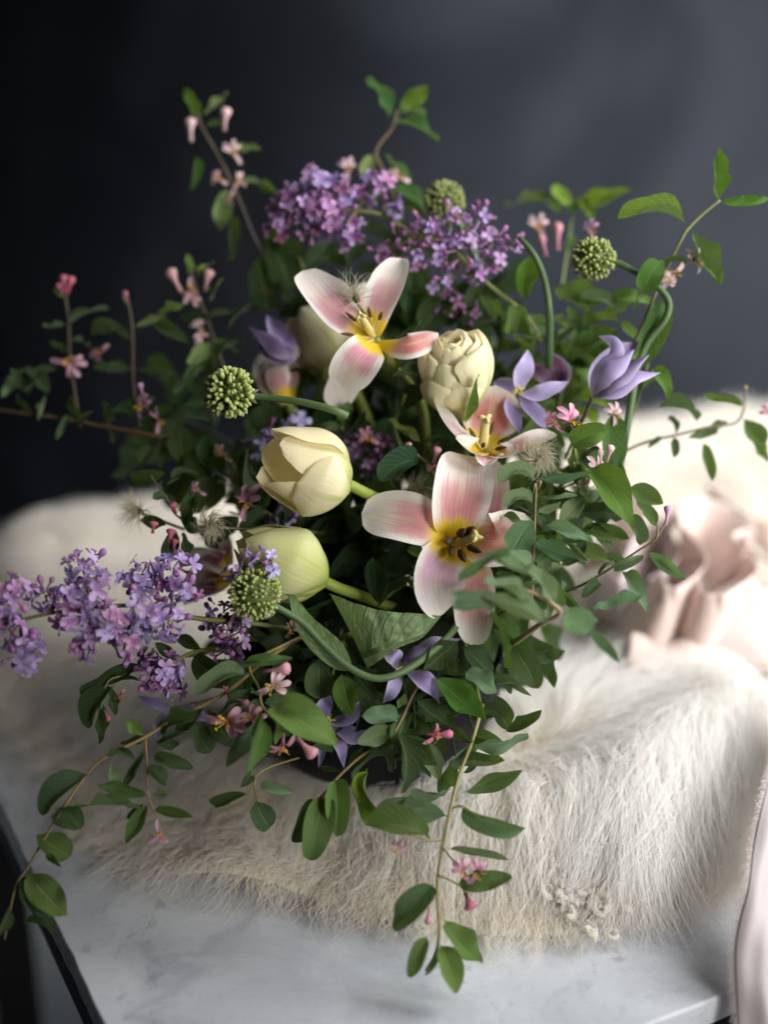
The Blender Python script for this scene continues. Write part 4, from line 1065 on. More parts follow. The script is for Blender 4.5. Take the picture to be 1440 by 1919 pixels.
lilac('large lilac panicle reaching out over the sheepskin past the frame edge', [(560, 1180, 3), (450, 1165, 1), (380, 1160, -.5), (320, 1150, -1.5), (250, 1135, -2), (170, 1140, -2.5), (90, 1150, -3), (10, 1170, -3.5)],
      [(325, 1070, 44, -1.5, 20), (262, 1085, 40, -1.2, 16), (345, 1105, 30, -2.2, 9), (272, 1140, 44, -2.6, 18), (155, 1065, 40, -2.2, 16), (175, 1105, 40, -3, 14), (120, 1130, 42, -3, 16), (200, 1165, 42, -3.4, 16), (315, 1170, 38, -2.4, 13), (150, 1180, 40, -3.2, 13),
       (240, 1200, 34, -2.6, 11), (85, 1115, 32, -2.6, 11), (20, 1120, 42, -3.5, 16), (20, 1185, 36, -4, 13), (45, 1220, 42, -3.6, 15), (-15, 1150, 40, -4, 8), (165, 1215, 26, -2.4, 6), (230, 1225, 20, -2.4, 4)], 18)
lilac('small lilac cluster hanging below the large left panicle', [(400, 1215, 3), (355, 1225, 1), (320, 1245, 0)], [(300, 1262, 40, -.4, 20), (318, 1285, 26, -.4, 8), (285, 1240, 24, 0, 7)], 17, (LIL, LILD, LILP, LILB))
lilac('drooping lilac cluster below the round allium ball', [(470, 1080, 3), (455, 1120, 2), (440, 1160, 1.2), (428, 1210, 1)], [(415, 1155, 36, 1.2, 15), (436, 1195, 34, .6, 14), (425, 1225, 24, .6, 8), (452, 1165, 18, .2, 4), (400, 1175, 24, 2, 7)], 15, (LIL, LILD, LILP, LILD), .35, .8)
lilac('few lilac florets and buds lying over the green-tinged tulip', [(450, 1120, 2), (440, 1080, .6), (470, 1060, -.8), (510, 1048, -1.4)], [(472, 1046, 15, -1.4, 4), (502, 1040, 14, -1.6, 4), (508, 1068, 9, -1.6, 2), (438, 1074, 16, -.6, 4)], 16, (LILB, LIL), .25)
lilac('lilac panicle at the top leaning to the dark side', [(770, 440, 10), (720, 405, 9.5), (670, 395, 9), (620, 395, 9), (570, 400, 9)],
      [(592, 345, 36, 8.6, 13), (630, 360, 34, 8.4, 12), (560, 385, 36, 8.6, 13), (610, 400, 40, 8, 16), (650, 420, 34, 8, 11), (525, 395, 30, 9, 9), (645, 445, 22, 8.4, 6), (585, 430, 26, 8.6, 7), (520, 425, 26, 9.4, 7), (700, 350, 24, 9, 6), (735, 385, 20, 9, 4), (715, 340, 16, 9, 3)], 17, (LIL, LILP, LIL, LILD), .22)
lilac('lilac panicle full of buds below the blurred allium head', [(1015, 640, 9), (985, 590, 8.5), (930, 545, 8), (890, 510, 7.5), (840, 460, 7.5), (790, 440, 7.5)],
      [(795, 430, 34, 7.4, 13), (845, 420, 36, 7.2, 13), (898, 410, 34, 7.4, 12), (925, 455, 32, 7.2, 12), (870, 470, 42, 6.8, 17), (815, 475, 36, 7, 13), (775, 480, 28, 7.4, 9), (745, 440, 20, 8, 5), (890, 515, 26, 7, 8), (965, 455, 18, 7.2, 5), (735, 470, 24, 8, 6), (830, 530, 22, 7.6, 6), (930, 485, 20, 7, 5), (710, 480, 20, 8.4, 4)], 13.5, (LILP, LIL, LILP, LIL), .55)
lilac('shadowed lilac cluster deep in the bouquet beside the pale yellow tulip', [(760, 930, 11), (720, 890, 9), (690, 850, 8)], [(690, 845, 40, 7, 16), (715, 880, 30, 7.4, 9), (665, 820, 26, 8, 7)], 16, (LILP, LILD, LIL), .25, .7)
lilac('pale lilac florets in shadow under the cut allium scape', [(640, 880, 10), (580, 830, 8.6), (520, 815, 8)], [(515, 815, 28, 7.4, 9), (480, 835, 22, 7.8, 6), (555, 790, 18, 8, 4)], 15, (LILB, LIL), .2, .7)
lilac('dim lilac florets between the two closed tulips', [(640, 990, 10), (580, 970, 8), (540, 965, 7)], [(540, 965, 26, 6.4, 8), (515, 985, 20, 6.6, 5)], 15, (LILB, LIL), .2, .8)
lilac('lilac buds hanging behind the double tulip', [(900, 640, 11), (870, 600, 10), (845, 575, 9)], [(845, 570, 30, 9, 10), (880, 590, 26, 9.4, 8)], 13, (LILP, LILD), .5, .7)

# ------------------------------------------------------------------ clematis seed heads
def seedhead(label, x, y, d, R, axis, st, n=170, curl=1.6):
    c = W(x, y, d); rt = root('clematis_seedhead', c, label, 'seed head'); A = H(*axis); Rw = PX(R, d)
    g = Geo(); V, F, UV = lathe_np([(.01, -.2), (.12, -.12), (.16, .05), (.08, .2), (.01, .24)], 8, False)
    Mx = frame(c, A.orthogonal(), A, Rw, Rw, Rw); g.add([Mx @ Vector(p) for p in V], F, UV); part('core', g.mesh('core', M_STEM), rt, (0.09, 0.10, 0.04))
    a = unit(np.array(tuple(A))[None] * .75 + NPR.normal(0, .62, (n, 3)))
    sw = unit(np.cross(a, np.array(tuple(A))[None] + NPR.normal(0, .35, (n, 3))))
    K = 10; t = np.linspace(0, 1, K); L = Rw * NPR.uniform(.9, 1.45, n)
    ang = t[None] * curl * NPR.uniform(.6, 1.3, n)[:, None]
    # each plume turns in an arc of its own
    rr = L[:, None] / np.maximum(ang[:, -1:], .2)
    P = np.array(tuple(c))[None, None] + a[:, None] * (np.sin(ang) * rr)[:, :, None] + sw[:, None] * ((1 - np.cos(ang)) * rr)[:, :, None]
    hair_obj('plumes', P, 0.00016 * np.linspace(1, .35, K), M_PLUME, rt)
    if st: stem(rt, st, 3, 3, (0.10, 0.13, 0.05))
    return rt
seedhead('curling silvery clematis seed head left of the green-tinged tulip', 398, 985, .6, 40, (-.5, .1, .6), [(405, 988, .8), (480, 993, 2), (560, 996, 4), (620, 1000, 7)], 190, 2.6)
seedhead('dark feathery clematis seed head sticking out over the shaded fur', 262, 958, 3.5, 38, (-1, .05, .2), [(265, 962, 3.5), (300, 975, 4), (345, 992, 5)], 150, 1.0)
seedhead('blurred clematis seed head above the curling one', 448, 905, 5.5, 34, (-.3, .4, .6), [(452, 910, 5.5), (520, 960, 9)], 150, 1.8)
seedhead('pale clematis seed head above the lowest open tulip', 790, 918, 4.4, 34, (-.3, -.2, .8), [(795, 920, 4.6), (800, 980, 9)], 170, 1.8)
seedhead('creamy clematis seed head right of the salmon tulip', 1005, 858, 1.4, 42, (0, .1, 1), [(1005, 860, 2), (1010, 940, 8)], 260, 2.4)
seedhead('feathery clematis seed head lying on the highest open tulip', 668, 560, 2.4, 50, (-.35, .9, .3), [(672, 572, 2.6), (720, 640, 7)], 70, 1.3)

# ------------------------------------------------------------------ honeysuckle and other leafy sprigs, as they stand in the bouquet
HG = 'honeysuckle sprigs in the bouquet'
sprig('honeysuckle_sprig', 'honeysuckle sprig hanging down the fur front onto the marble', [(905, 1320, 1), (885, 1390, -.6), (862, 1450, -1.6), (845, 1515, -2.4), (828, 1600, -3.4), (820, 1660, -3.8), (823, 1750, -4.4), (815, 1790, -4.6), (798, 1820, -4.8)],
  [(868, 1486, 980, 1443, .26, MD, -2, -1.6, .5), (846, 1478, 736, 1526, .30, DG, -2, -3), (842, 1530, 700, 1520, .40, GR, -2.8, -3.2, -.6), (862, 1512, 985, 1552, .30, (.14, .24, .11), -2.6, -3.2, .7), (806, 1572, 686, 1545, .38, MD, -3.2, -3.6, .3),
   (838, 1590, 955, 1612, .13, GR, -3.2, -3.6), (814, 1656, 736, 1740, .46, DG, -3.9, -4.3, .2), (855, 1660, 961, 1645, .36, MD, -3.9, -4.2, .2), (832, 1722, 906, 1806, .46, LG, -4.4, -4.8, -.2), (824, 1768, 855, 1862, .48, LG, -4.7, -5.4, .1), (800, 1752, 768, 1832, .36, MD, -4.6, -5.0, .3), (822, 1775, 795, 1828, .16, LG, -4.7, -5.0),
   (868, 1450, 900, 1420, .35, DG, -1.2), (885, 1395, 990, 1374, .30, GR, -.8, -1.2, .6), (945, 1372, 1016, 1330, .32, DK, -.6), (880, 1400, 850, 1440, .4, GR, -.6)],
  [(748, 1582, 26, -3.9, MAU, (-.6, -.5, .7), 2.4), (868, 1632, 26, -4.2, MAU, (-.4, .2, .8), .6), (893, 1634, 26, -4.2, MAU, (.5, .4, .8), -.6)],
  [(872, 1672, 886, 1706, -4.3, PKD, 2.6), (804, 1700, 803, 1734, -4.2, PK, 1.6)], (4.5, 2.6), (0.30, 0.27, 0.10), HG,
  twigs=[[(845, 1515, -2.4), (870, 1512, -2.6), (905, 1545, -2.9)], [(828, 1575, -3.3), (800, 1575, -3.6), (768, 1564, -3.9)], [(832, 1590, -3.4), (850, 1612, -3.8), (872, 1626, -4.1)], [(822, 1640, -3.8), (860, 1658, -4.0), (874, 1676, -4.3)]])
sprig('honeysuckle_sprig', 'long honeysuckle branch with golden stem trailing over the table corner', [(580, 1185, 3), (500, 1235, .5), (420, 1300, -.6), (330, 1345, -1), (270, 1382, -1.5), (205, 1415, -2), (165, 1448, -2.2), (105, 1535, -3), (55, 1620, -3.6), (28, 1665, -3.8), (8, 1760, -4)],
  [(170, 1450, 78, 1528, .30, DG, -2.4, -3, .4), (205, 1420, 255, 1425, .46, DK, -2), (205, 1430, 222, 1475, .55, GR, -2.2), (270, 1405, 232, 1475, .22, DK, -1.8), (285, 1415, 362, 1440, .34, DG, -1.8, -2, .3), (275, 1435, 312, 1465, .70, DG, -2), (278, 1492, 180, 1470, .30, MD, -2.2, -2.6), (285, 1490, 310, 1482, .4, MD, -2.2),
   (270, 1520, 140, 1515, .14, MD, -2.4, -2.8), (278, 1505, 235, 1582, .36, MD, -2.4, -2.8, .2), (268, 1505, 238, 1535, .5, DK, -2), (285, 1518, 362, 1532, .26, MD, -2.4, -2.6), (95, 1530, 148, 1540, .9, DG, -3), (110, 1515, 150, 1555, .8, DK, -3.2), (68, 1565, 132, 1605, .72, MD, -3.4), (50, 1635, 125, 1715, .55, MD, -3.6, -4, .1), (42, 1640, 95, 1720, .6, DG, -3.6), (40, 1730, 98, 1750, .28, DK, -3.8), (18, 1700, -10, 1760, .4, DG, -3.9),
   (268, 1380, 235, 1345, .55, LG, -1.4), (275, 1378, 225, 1395, .4, DG, -1.2), (290, 1390, 330, 1400, .5, DK, -1), (295, 1400, 358, 1372, .34, DG, -1.4), (375, 1330, 330, 1372, .40, DK, -1), (365, 1350, 395, 1410, .72, DG, -.8), (390, 1330, 440, 1400, .5, DG, -.4), (300, 1375, 385, 1330, .3, DK, -.6), (85, 1600, 115, 1625, .35, DK, -3.4)],
  [(300, 1562, 24, -2.8, MAU, (.2, -.5, .8), 3.0)], [], (4.5, 2.4), (0.26, 0.17, 0.065), HG,
  twigs=[[(272, 1384, -1.5), (276, 1440, -2), (278, 1490, -2.3), (298, 1545, -2.7)]])
sprig('honeysuckle_sprig', 'dark leafed honeysuckle sprig below the large lilac panicle', [(450, 1215, 3), (380, 1225, 1.6), (300, 1240, .8), (230, 1265, 0), (200, 1280, -.4), (188, 1330, -.4)],
  [(262, 1242, 172, 1284, .32, DK, .2, -.2), (205, 1272, 150, 1318, .75, DK, -.2), (215, 1285, 165, 1365, .40, DK, -.2, -.6, .6), (190, 1310, 185, 1395, .30, DG, -.4), (210, 1272, 258, 1276, .3, DK, 0), (205, 1285, 215, 1340, .4, DG, -.4), (330, 1235, 290, 1205, .5, DK, 1.2), (360, 1228, 420, 1290, .6, DK, 1), (300, 1240, 340, 1300, .6, DK, .9), (380, 1222, 300, 1180, .36, DK, 2)],
  [(225, 1302, 14, 0, PKD, (.3, -.4, .8), 2.6)], [(195, 1330, 206, 1352, -.4, PKD, 1.6)], (3, 2), (0.12, 0.14, 0.05), HG)
sprig('honeysuckle_sprig', 'flowering honeysuckle sprig with big pale leaves in front of the bowl', [(600, 1180, 3), (540, 1205, 1), (470, 1245, -.6), (485, 1290, -2), (492, 1325, -3), (520, 1352, -3.6), (555, 1375, -3.8)],
  [(494, 1342, 462, 1452, .36, LG, -3.2, -4, -.2), (508, 1322, 632, 1398, .50, LG, -3.2, -4.2, .15), (470, 1262, 365, 1302, .30, GR, -.6, -1.4, .5), (478, 1288, 405, 1344, .36, DG, -1.6, -2, .3), (488, 1350, 424, 1438, .26, GR, -2.6, -3.2), (455, 1240, 548, 1232, .28, MD, -.8, -1, .3), (490, 1330, 470, 1380, .22, LG, -3), (520, 1352, 515, 1395, .4, LG, -3.4)],
  [(512, 1286, 34, -2.2, PKP, (.1, .1, 1), -1.1), (425, 1352, 42, -2.2, PK, (-.1, .1, 1), -1.7), (530, 1395, 30, -2.8, PK, (.3, -.5, .9), 2.6), (470, 1345, 30, -2.0, PK, (.3, .2, 1), -1.2), (545, 1180, 18, 1, (0.5, 0.26, 0.22), (.2, .4, .8), -.6)],
  [(492, 1258, 546, 1250, -1.6, PK, 1.7), (556, 1382, 592, 1416, -3, PK, 2.0), (438, 1308, 468, 1318, -1.4, PK, 1.4), (418, 1285, 436, 1312, -.8, PKD, 1.2)], (3.6, 2.4), (0.24, 0.19, 0.07), HG)
sprig('honeysuckle_sprig', 'short dangling sprig with three small leaves left of the bowl', [(560, 1420, 2), (500, 1440, -.4), (478, 1462, -1), (482, 1505, -1.6)],
  [(486, 1468, 548, 1484, .36, GR, -1.2, -1.4, .3), (480, 1502, 505, 1552, .85, DG, -1.6, -1.9), (466, 1488, 404, 1512, .30, DK, -1.4), (470, 1450, 450, 1475, .6, DK, -1)], (), (), (2.4, 1.6), (0.22, 0.17, 0.07), HG, twigs=[[(478, 1462, -1), (468, 1484, -1.3), (450, 1495, -1.4)]])
sprig('honeysuckle_sprig', 'sprig with broad hanging leaves over the dark bowl front', [(720, 1395, 2), (680, 1415, .2), (640, 1450, -.8), (605, 1490, -1.4), (575, 1520, -1.6)],
  [(628, 1458, 630, 1568, .44, LG, -1.2, -2.2, .1), (608, 1490, 580, 1612, .48, MD, -1.5, -2.4, .1), (592, 1500, 548, 1578, .55, DK, -1.2), (612, 1495, 640, 1560, .5, DK, -1.0), (640, 1445, 600, 1440, .3, DG, -.4), (660, 1430, 705, 1395, .35, DG, .4)], (), (), (3.4, 2.2), (0.24, 0.16, 0.08), HG)
sprig('honeysuckle_sprig', 'whorl of grey green leaves with one red flower under the looping scape', [(800, 1260, 4), (775, 1300, 1), (756, 1342, -.8), (740, 1372, -1.2)],
  [(752, 1344, 678, 1342, .52, GR, -.8, -1.4, .2), (740, 1368, 670, 1394, .56, GR, -1.2, -1.8, -.1), (746, 1370, 752, 1488, .52, DK, -1.2, -1.8, -.4), (758, 1376, 820, 1434, .58, DG, -1.0, -1.6), (780, 1310, 852, 1364, .66, DG, .2, -.6), (790, 1385, 822, 1462, .45, GR, -.4, -.9), (725, 1400, 690, 1380, .5, DG, -.6), (688, 1440, 708, 1545, .26, YL, -.8, -1.4, .9), (745, 1330, 760, 1300, .5, LG, -.4), (775, 1335, 745, 1400, .4, MD, -.2), (700, 1395, 735, 1445, .5, DG, -.4)],
  [(812, 1376, 24, -1.2, (0.60, 0.12, 0.22), (.8, .3, .5), -1.4), (775, 1425, 16, -.6, PKD, (.3, -.4, .8), 2.6)], [(800, 1376, 850, 1374, -1.3, (0.62, 0.14, 0.25), 1.2)], (3.4, 2.4), (0.22, 0.13, 0.09), HG)
sprig('leafy_branch', 'branch of glossy deep green leaves below the lowest open tulip', [(850, 1120, 6), (870, 1200, 3), (890, 1270, 1.5), (905, 1340, .8)],
  [(815, 1268, 912, 1348, .46, (.07, .17, .02), -.6, -1.0, .2), (862, 1200, 792, 1258, .60, DK, .4), (866, 1212, 915, 1268, .66, DG, .6), (915, 1150, 945, 1252, .62, (.06, .15, .025), 1.2, .6), (872, 1258, 932, 1297, .56, GR, 0, -.4), (905, 1290, 978, 1288, .45, DK, .6), (935, 1240, 960, 1300, .6, DG, 1.4), (948, 1270, 998, 1305, .4, DG, .8), (890, 1330, 950, 1340, .5, DK, 1), (860, 1300, 890, 1350, .5, DG, .8), (930, 1300, 955, 1370, .5, DK, 1.4), (960, 1200, 1010, 1290, .6, DK, 3), (985, 1240, 1060, 1220, .4, DG, 3), (980, 1180, 1040, 1290, .45, DK, 4)],
  (), (), (4, 3), GST, cat='branch')
sprig('leafy_branch', 'dark round leafed sprig beside the long pale leaf', [(640, 1180, 5), (630, 1230, 2), (620, 1290, 1.4)],
  [(640, 1260, 660, 1342, .60, (.09, .19, .025), -.4, -1, .2), (600, 1235, 600, 1310, .85, DG, 1), (630, 1240, 560, 1270, .6, DK, 2), (650, 1290, 690, 1340, .5, DG, 1), (660, 1250, 710, 1310, .5, DK, 2), (600, 1300, 560, 1360, .55, DK, 2.4), (540, 1300, 580, 1360, .5, DK, 2)], (), (), (3, 2), GST, cat='branch')
# the big textured leaf and the long pale one under the scape
t = root('tulip_leaf', W(640, 1190, 2), 'large folded triangular leaf with sunken veins in the bouquet centre', 'leaf')
def big_leaf():
    g = Geo(); nu, nv = 60, 34; top = [W(618, 1113, -.2), W(668, 1132, -1.2), W(720, 1146, -1.4), (W(775, 1150, -1.0)), W(826, 1155, .2)]
    bot = [W(688, 1254, .6), W(712, 1238, -.6), W(748, 1214, -1.0), W(790, 1196, -.6), W(826, 1157, .2)]
    a = catmull(top, nu); b = catmull(bot, nu); V = []; UV = []; nrm = np.array(tuple(H(.1, .3, 1)))
    for i in range(nu):
        u = i / (nu - 1)
        for j in range(nv + 1):
            v = j / nv; p = a[i] * (1 - v) + b[i] * v
            z = .004 * math.sin(v * math.pi) * (1 - u) + .0017 * abs(math.sin(u * 4.6 * math.pi + v * 1.6 + .3 * math.sin(v * 5))) ** .5 + .0004 * math.sin(v * 17 + 9 * u) * math.sin(u * 23 + 4 * v)
            V.append(p + nrm * z); UV.append((u, .06 + .5 * v))
    m = nv + 1; F = [(i * m + j, (i + 1) * m + j, (i + 1) * m + j + 1, i * m + j + 1) for i in range(nu - 1) for j in range(nv)]
    return g.add(V, F, UV).mesh('blade', M_LEAF)
part('blade', big_leaf(), t, (0.19, 0.28, 0.085))
stem(t, [(655, 1190, .6), (640, 1200, 3), (660, 1240, 7)], 6, 6, GST)
t = root('tulip_leaf', W(655, 1252, .5), 'long narrow pale leaf lying under the looping allium scape', 'leaf')
petal(t, [(660, 1256, .2), (625, 1225, -.4), (575, 1175, -.5), (540, 1102, 0)], 27, (.3, .35, 1), .4, M_LEAF, (0.15, 0.235, 0.085), 'lance', .03, name='blade')
stem(t, [(660, 1256, .3), (690, 1280, 4)], 5, 4, GST)

# right: grey green sprigs
sprig('honeysuckle_sprig', 'grey green honeysuckle sprig with wavy leaves right of the lowest tulip', [(990, 1180, 2), (998, 1110, 0), (1000, 1050, -1), (1003, 980, -1.6), (1005, 930, -1.8), (1007, 900, -1.8)],
  [(1004, 900, 934, 906, .28, GR, -1.8, -2.2, .8), (1012, 900, 1110, 884, .26, (.10, .20, .12), -1.8, -2.0, .6), (1008, 930, 1073, 924, .12, GR, -1.8), (1002, 945, 945, 950, .40, GR, -1.6, -1.8, .8), (1006, 958, 1052, 940, .45, GR, -1.8, -2.2, .7), (998, 975, 958, 1036, .80, (.10, .20, .10), -1.8, -2.2, 0, False, 'r'), (1022, 982, 1112, 1018, .30, GR, -1.8, -2.4, .3), (998, 1012, 1086, 1048, .40, (.10, .20, .11), -1.6, -2.4, .2), (1018, 1035, 1022, 1072, .80, DG, -1, -1.2), (985, 1040, 1005, 1060, .6, GR, -1.4),
   (1000, 1070, 928, 1050, .44, GR, -2.6, -3.6, .4), (975, 1095, 1025, 1088, .22, GR, -2), (985, 1105, 930, 1075, .3, (.12, .22, .12), -3), (940, 965, 985, 990, .4, DG, 1), (1010, 1000, 1060, 990, .4, DG, 1), (960, 1000, 935, 960, .3, DG, 2)],
  (), [(1000, 925, 1004, 905, -1.8, (0.35, 0.3, 0.12), 1), (1010, 918, 1014, 900, -1.8, (0.35, 0.3, 0.12), 1)], (3, 1.8), (0.26, 0.22, 0.10), HG)
sprig('honeysuckle_sprig', 'blurred branch with bluish leaves in front of the lowest open tulip', [(960, 1208, 1), (1010, 1172, -2.6), (1050, 1148, -4), (1010, 1115, -5.4), (962, 1098, -6)],
  [(1035, 1165, 908, 1118, .55, GR, -6, -7.5, .4), (985, 1135, 905, 1090, .40, GR, -6, -7.4, .3), (925, 1150, 848, 1140, .42, GR, -6.6, -7.4, .3), (960, 1040, 860, 1090, .12, (.12, .22, .1), -6, -6.6), (1000, 1080, 905, 1035, .35, GR, -5.6, -6.4, .5), (1040, 1130, 985, 1060, .4, GR, -5, -5.6), (1060, 1140, 1015, 1065, .3, MD, -4, -5), (1090, 1150, 1030, 1090, .3, DG, -2), (890, 1120, 845, 1110, .4, GR, -7)],
  (), (), (6, 3.4), (0.42, 0.30, 0.17), HG)
sprig('honeysuckle_sprig', 'arching sprig with pale leaves and one upright bud over the ribbon', [(1060, 1110, 1), (1100, 1092, .4), (1150, 1062, 0), (1200, 1030, -.6), (1230, 1010, -1), (1234, 985, -1)],
  [(1150, 1062, 1205, 1040, .34, GR, -.2, -.6, .4), (1215, 1032, 1286, 1086, .30, (.15, .26, .12), -.8, -1.2, .5), (1165, 1068, 1212, 1152, .36, GR, -.4, -1.4, .2), (1212, 1112, 1112, 1142, .28, (.12, .23, .12), -3, -4, .4), (1234, 988, 1205, 960, .4, LG, -.8), (1120, 1080, 1150, 1060, .3, DG, .4), (1125, 1090, 1090, 1120, .5, DG, .6)],
  (), [(1248, 985, 1252, 950, -1, MAU, 1.6)], (3, 1.8), (0.22, 0.18, 0.08), HG, twigs=[[(1230, 1010, -1), (1242, 990, -1), (1249, 975, -1)]])
sprig('leafy_branch', 'two pale out of focus leaves hanging in front of the pink ribbon', [(1060, 1150, -3), (1085, 1150, -6), (1110, 1172, -7)],
  [(1122, 1162, 1054, 1168, .85, (.16, .27, .13), -7, -7.4, 0, False, 'r'), (1104, 1180, 1162, 1242, .26, (.15, .27, .13), -7, -7.6, .2)], (), (), (3, 2), GST, cat='branch')
sprig('leafy_branch', 'bright green broad leaves at the right edge beside the bare fur', [(1050, 1000, 9), (1110, 950, 5), (1150, 900, 4), (1160, 850, 4)],
  [(1095, 872, 1186, 995, .46, (.11, .23, .025), 1.4, .8, .2), (1178, 912, 1244, 944, .60, MD, 3, 2.6, .3), (1090, 960, 1168, 966, .50, DK, 2.6), (1172, 968, 1200, 1022, .55, DG, 2), (1150, 770, 1140, 885, .55, (.07, .17, .03), 4, 3.2), (1100, 930, 1050, 985, .5, GR, 2), (1120, 830, 1080, 900, .5, DG, 4), (1070, 950, 1130, 1000, .5, DG, 3), (1160, 860, 1175, 940, .3, DK, 3.4), (1090, 990, 1180, 1010, .4, MD, 2.4), (1100, 1010, 1060, 1060, .5, DG, 3), (1060, 1020, 1140, 1050, .5, LG, 3), (1190, 930, 1230, 985, .5, MD, 3.6), (1040, 880, 1100, 940, .6, DK, 5), (1130, 1040, 1180, 1060, .4, DG, 4)],
  (), (), (3.4, 2.4), GST, cat='branch')
sprig('honeysuckle_sprig', 'pink honeysuckle cluster with bright leaves right of the salmon tulip', [(1090, 960, 6), (1082, 880, 3), (1075, 820, 2.2), (1070, 790, 2)],
  [(1070, 835, 1142, 808, .62, (.12, .24, .04), 1.6, 1.0, .2), (1050, 802, 1108, 812, .46, (.09, .2, .035), 1.6, 1.2, .4), (1080, 830, 1070, 880, .4, LG, 2), (1100, 850, 1140, 885, .5, DG, 3), (1060, 840, 1030, 800, .4, DG, 3)],
  [(1068, 788, 32, 1.6, (.78, .34, .50), (.1, .9, .5), .5), (1040, 792, 24, 2, (.78, .34, .50), (-.5, .6, .7), .9), (1118, 876, 26, 2, PKP, (.2, .5, .9), .4), (1100, 905, 22, 2.4, PKP, (-.3, -.3, .9), 2.6), (1150, 775, 22, 4, PKP, (.2, .5, .8), 0)],
  [(1128, 872, 1124, 842, 1.6, PKP, 1.6), (1138, 866, 1146, 832, 1.6, PKP, 1.6), (1072, 826, 1078, 806, 1.4, PKP, 1.5)], (3, 2), GST, HG)
sprig('honeysuckle_sprig', 'thin honeysuckle twig reaching right over the bright fur', [(1120, 880, 6), (1180, 842, 7), (1225, 825, 7.6), (1270, 815, 8), (1330, 800, 8.6), (1380, 792, 9), (1395, 765, 9), (1396, 735, 9)],
  [(1308, 792, 1236, 766, .20, DG, 8.2), (1268, 815, 1252, 784, .34, DK, 8), (1264, 818, 1264, 858, .55, DK, 8), (1288, 822, 1348, 800, .38, (.10, .14, .05), 8.2), (1318, 828, 1336, 902, .36, MD, 8.4, 8, .2), (1330, 800, 1365, 790, .5, DG, 8.6), (1395, 785, 1436, 832, .75, MD, 9), (1408, 815, 1440, 866, .45, MD, 9), (1396, 762, 1322, 745, .24, (.10, .18, .04), 9), (1240, 822, 1215, 840, .4, DK, 7.6)],
  [(1442, 775, 20, 9, (.7, .35, .45), (-.3, .2, 1), .4)], [(1396, 738, 1398, 722, 9, (.4, .26, .14), 1.5)], (3, 2), (0.16, 0.12, 0.07), HG)
# upper right
sprig('honeysuckle_sprig', 'tall honeysuckle shoot with bright leaves rising furthest to the right', [(1180, 660, 6.5), (1205, 610, 6), (1225, 560, 5.6), (1250, 505, 5.2), (1280, 445, 4.8), (1295, 424, 4.8), (1322, 398, 4.8), (1350, 376, 4.8)],
  [(1348, 378, 1348, 276, .40, (.10, .23, .015), 4.8, 4.6, .1), (1350, 378, 1446, 372, .22, (.10, .22, .02), 4.8, 4.4, .7), (1290, 420, 1158, 410, .22, (.13, .24, .02), 4.8, 4.2, .6), (1298, 430, 1352, 536, .42, MD, 4.6, 4.2, .1), (1244, 488, 1205, 545, .75, (.06, .16, .02), 4.6, 4.4, .2), (1250, 498, 1290, 490, .3, MD, 5.2), (1230, 540, 1190, 580, .4, LG, 5.8)],
  [(1262, 512, 27, 4.6, (.84, .66, .64), (.3, -.2, 1), 2.4), (1302, 488, 24, 4.8, (.84, .66, .64), (.2, .1, 1), .3), (1250, 520, 22, 4.8, (.84, .66, .64), (-.3, -.2, 1), 3.4)], (), (3.4, 2.4), (0.22, 0.24, 0.08), HG)
sprig('leafy_branch', 'out of focus lobed yellow green leaf high behind the right allium', [(1050, 560, 13), (1062, 480, 14), (1075, 395, 15)],
  [(1062, 392, 1184, 356, .30, YL, 15, 14.6, .2), (1075, 385, 1034, 348, .7, YL, 15), (1085, 372, 1112, 415, .55, YL, 15), (1060, 388, 948, 388, .18, (.14, .2, .06), 15.4), (1060, 400, 1120, 388, .5, YL, 15), (1050, 400, 1030, 370, .5, YL, 15.6), (1058, 470, 1080, 440, .5, LG, 14)], (), (), (3, 2), GST, cat='branch')
sprig('leafy_branch', 'loose pale green leaves behind the right allium scape', [(1060, 720, 10), (1080, 640, 9), (1100, 580, 8.5), (1120, 545, 8.5)],
  [(1035, 540, 1135, 560, .52, (.13, .22, .05), 8.6), (1085, 560, 1165, 580, .46, GR, 8.2), (1145, 555, 1222, 575, .45, (.12, .23, .03), 7.6), (1190, 555, 1120, 600, .4, LG, 8), (1002, 475, 988, 560, .62, (.11, .23, .02), 7.4, 7, .2), (1060, 600, 1140, 620, .46, MD, 8.6), (1070, 650, 1165, 618, .44, (.08, .17, .03), 7.4), (1100, 600, 1060, 560, .5, LG, 9), (1160, 600, 1200, 640, .4, LG, 8), (1055, 640, 990, 610, .4, GR, 9), (1040, 620, 985, 590, .45, (.14, .24, .05), 9), (1120, 640, 1180, 690, .5, MD, 8), (1000, 640, 950, 600, .5, MD, 10), (1060, 680, 1130, 690, .4, LG, 8.5), (1090, 700, 1060, 760, .5, DG, 8.5), (1150, 630, 1100, 680, .4, LG, 9), (1030, 600, 1070, 640, .5, PL, 9.6), (1080, 610, 1040, 650, .5, PL, 9)],
  [(1010, 425, 24, 13, PKP, (0, .5, .9), .2), (1110, 432, 22, 8, (.5, .25, .45), (0, .6, .9), .2), (1070, 560, 20, 9, PKP, (0, .3, 1), 1)], [(1046, 470, 1044, 420, 12, PK, 1.4), (1025, 480, 1012, 440, 12, PK, 1.2)], (3, 2), GST, cat='branch')
sprig('leafy_branch', 'dark leaf pair behind the descending allium scape', [(1180, 800, 8), (1205, 720, 6.4), (1225, 640, 6), (1240, 590, 5.8)],
  [(1250, 568, 1200, 690, .42, (.05, .13, .02), 5.8, 5.6, .2), (1225, 690, 1252, 748, .62, (.11, .23, .02), 5.8, 5.4, .2), (1205, 730, 1230, 700, .5, MD, 6), (1190, 760, 1165, 700, .5, DG, 6.6)], (), (), (3, 2), GST, cat='branch')
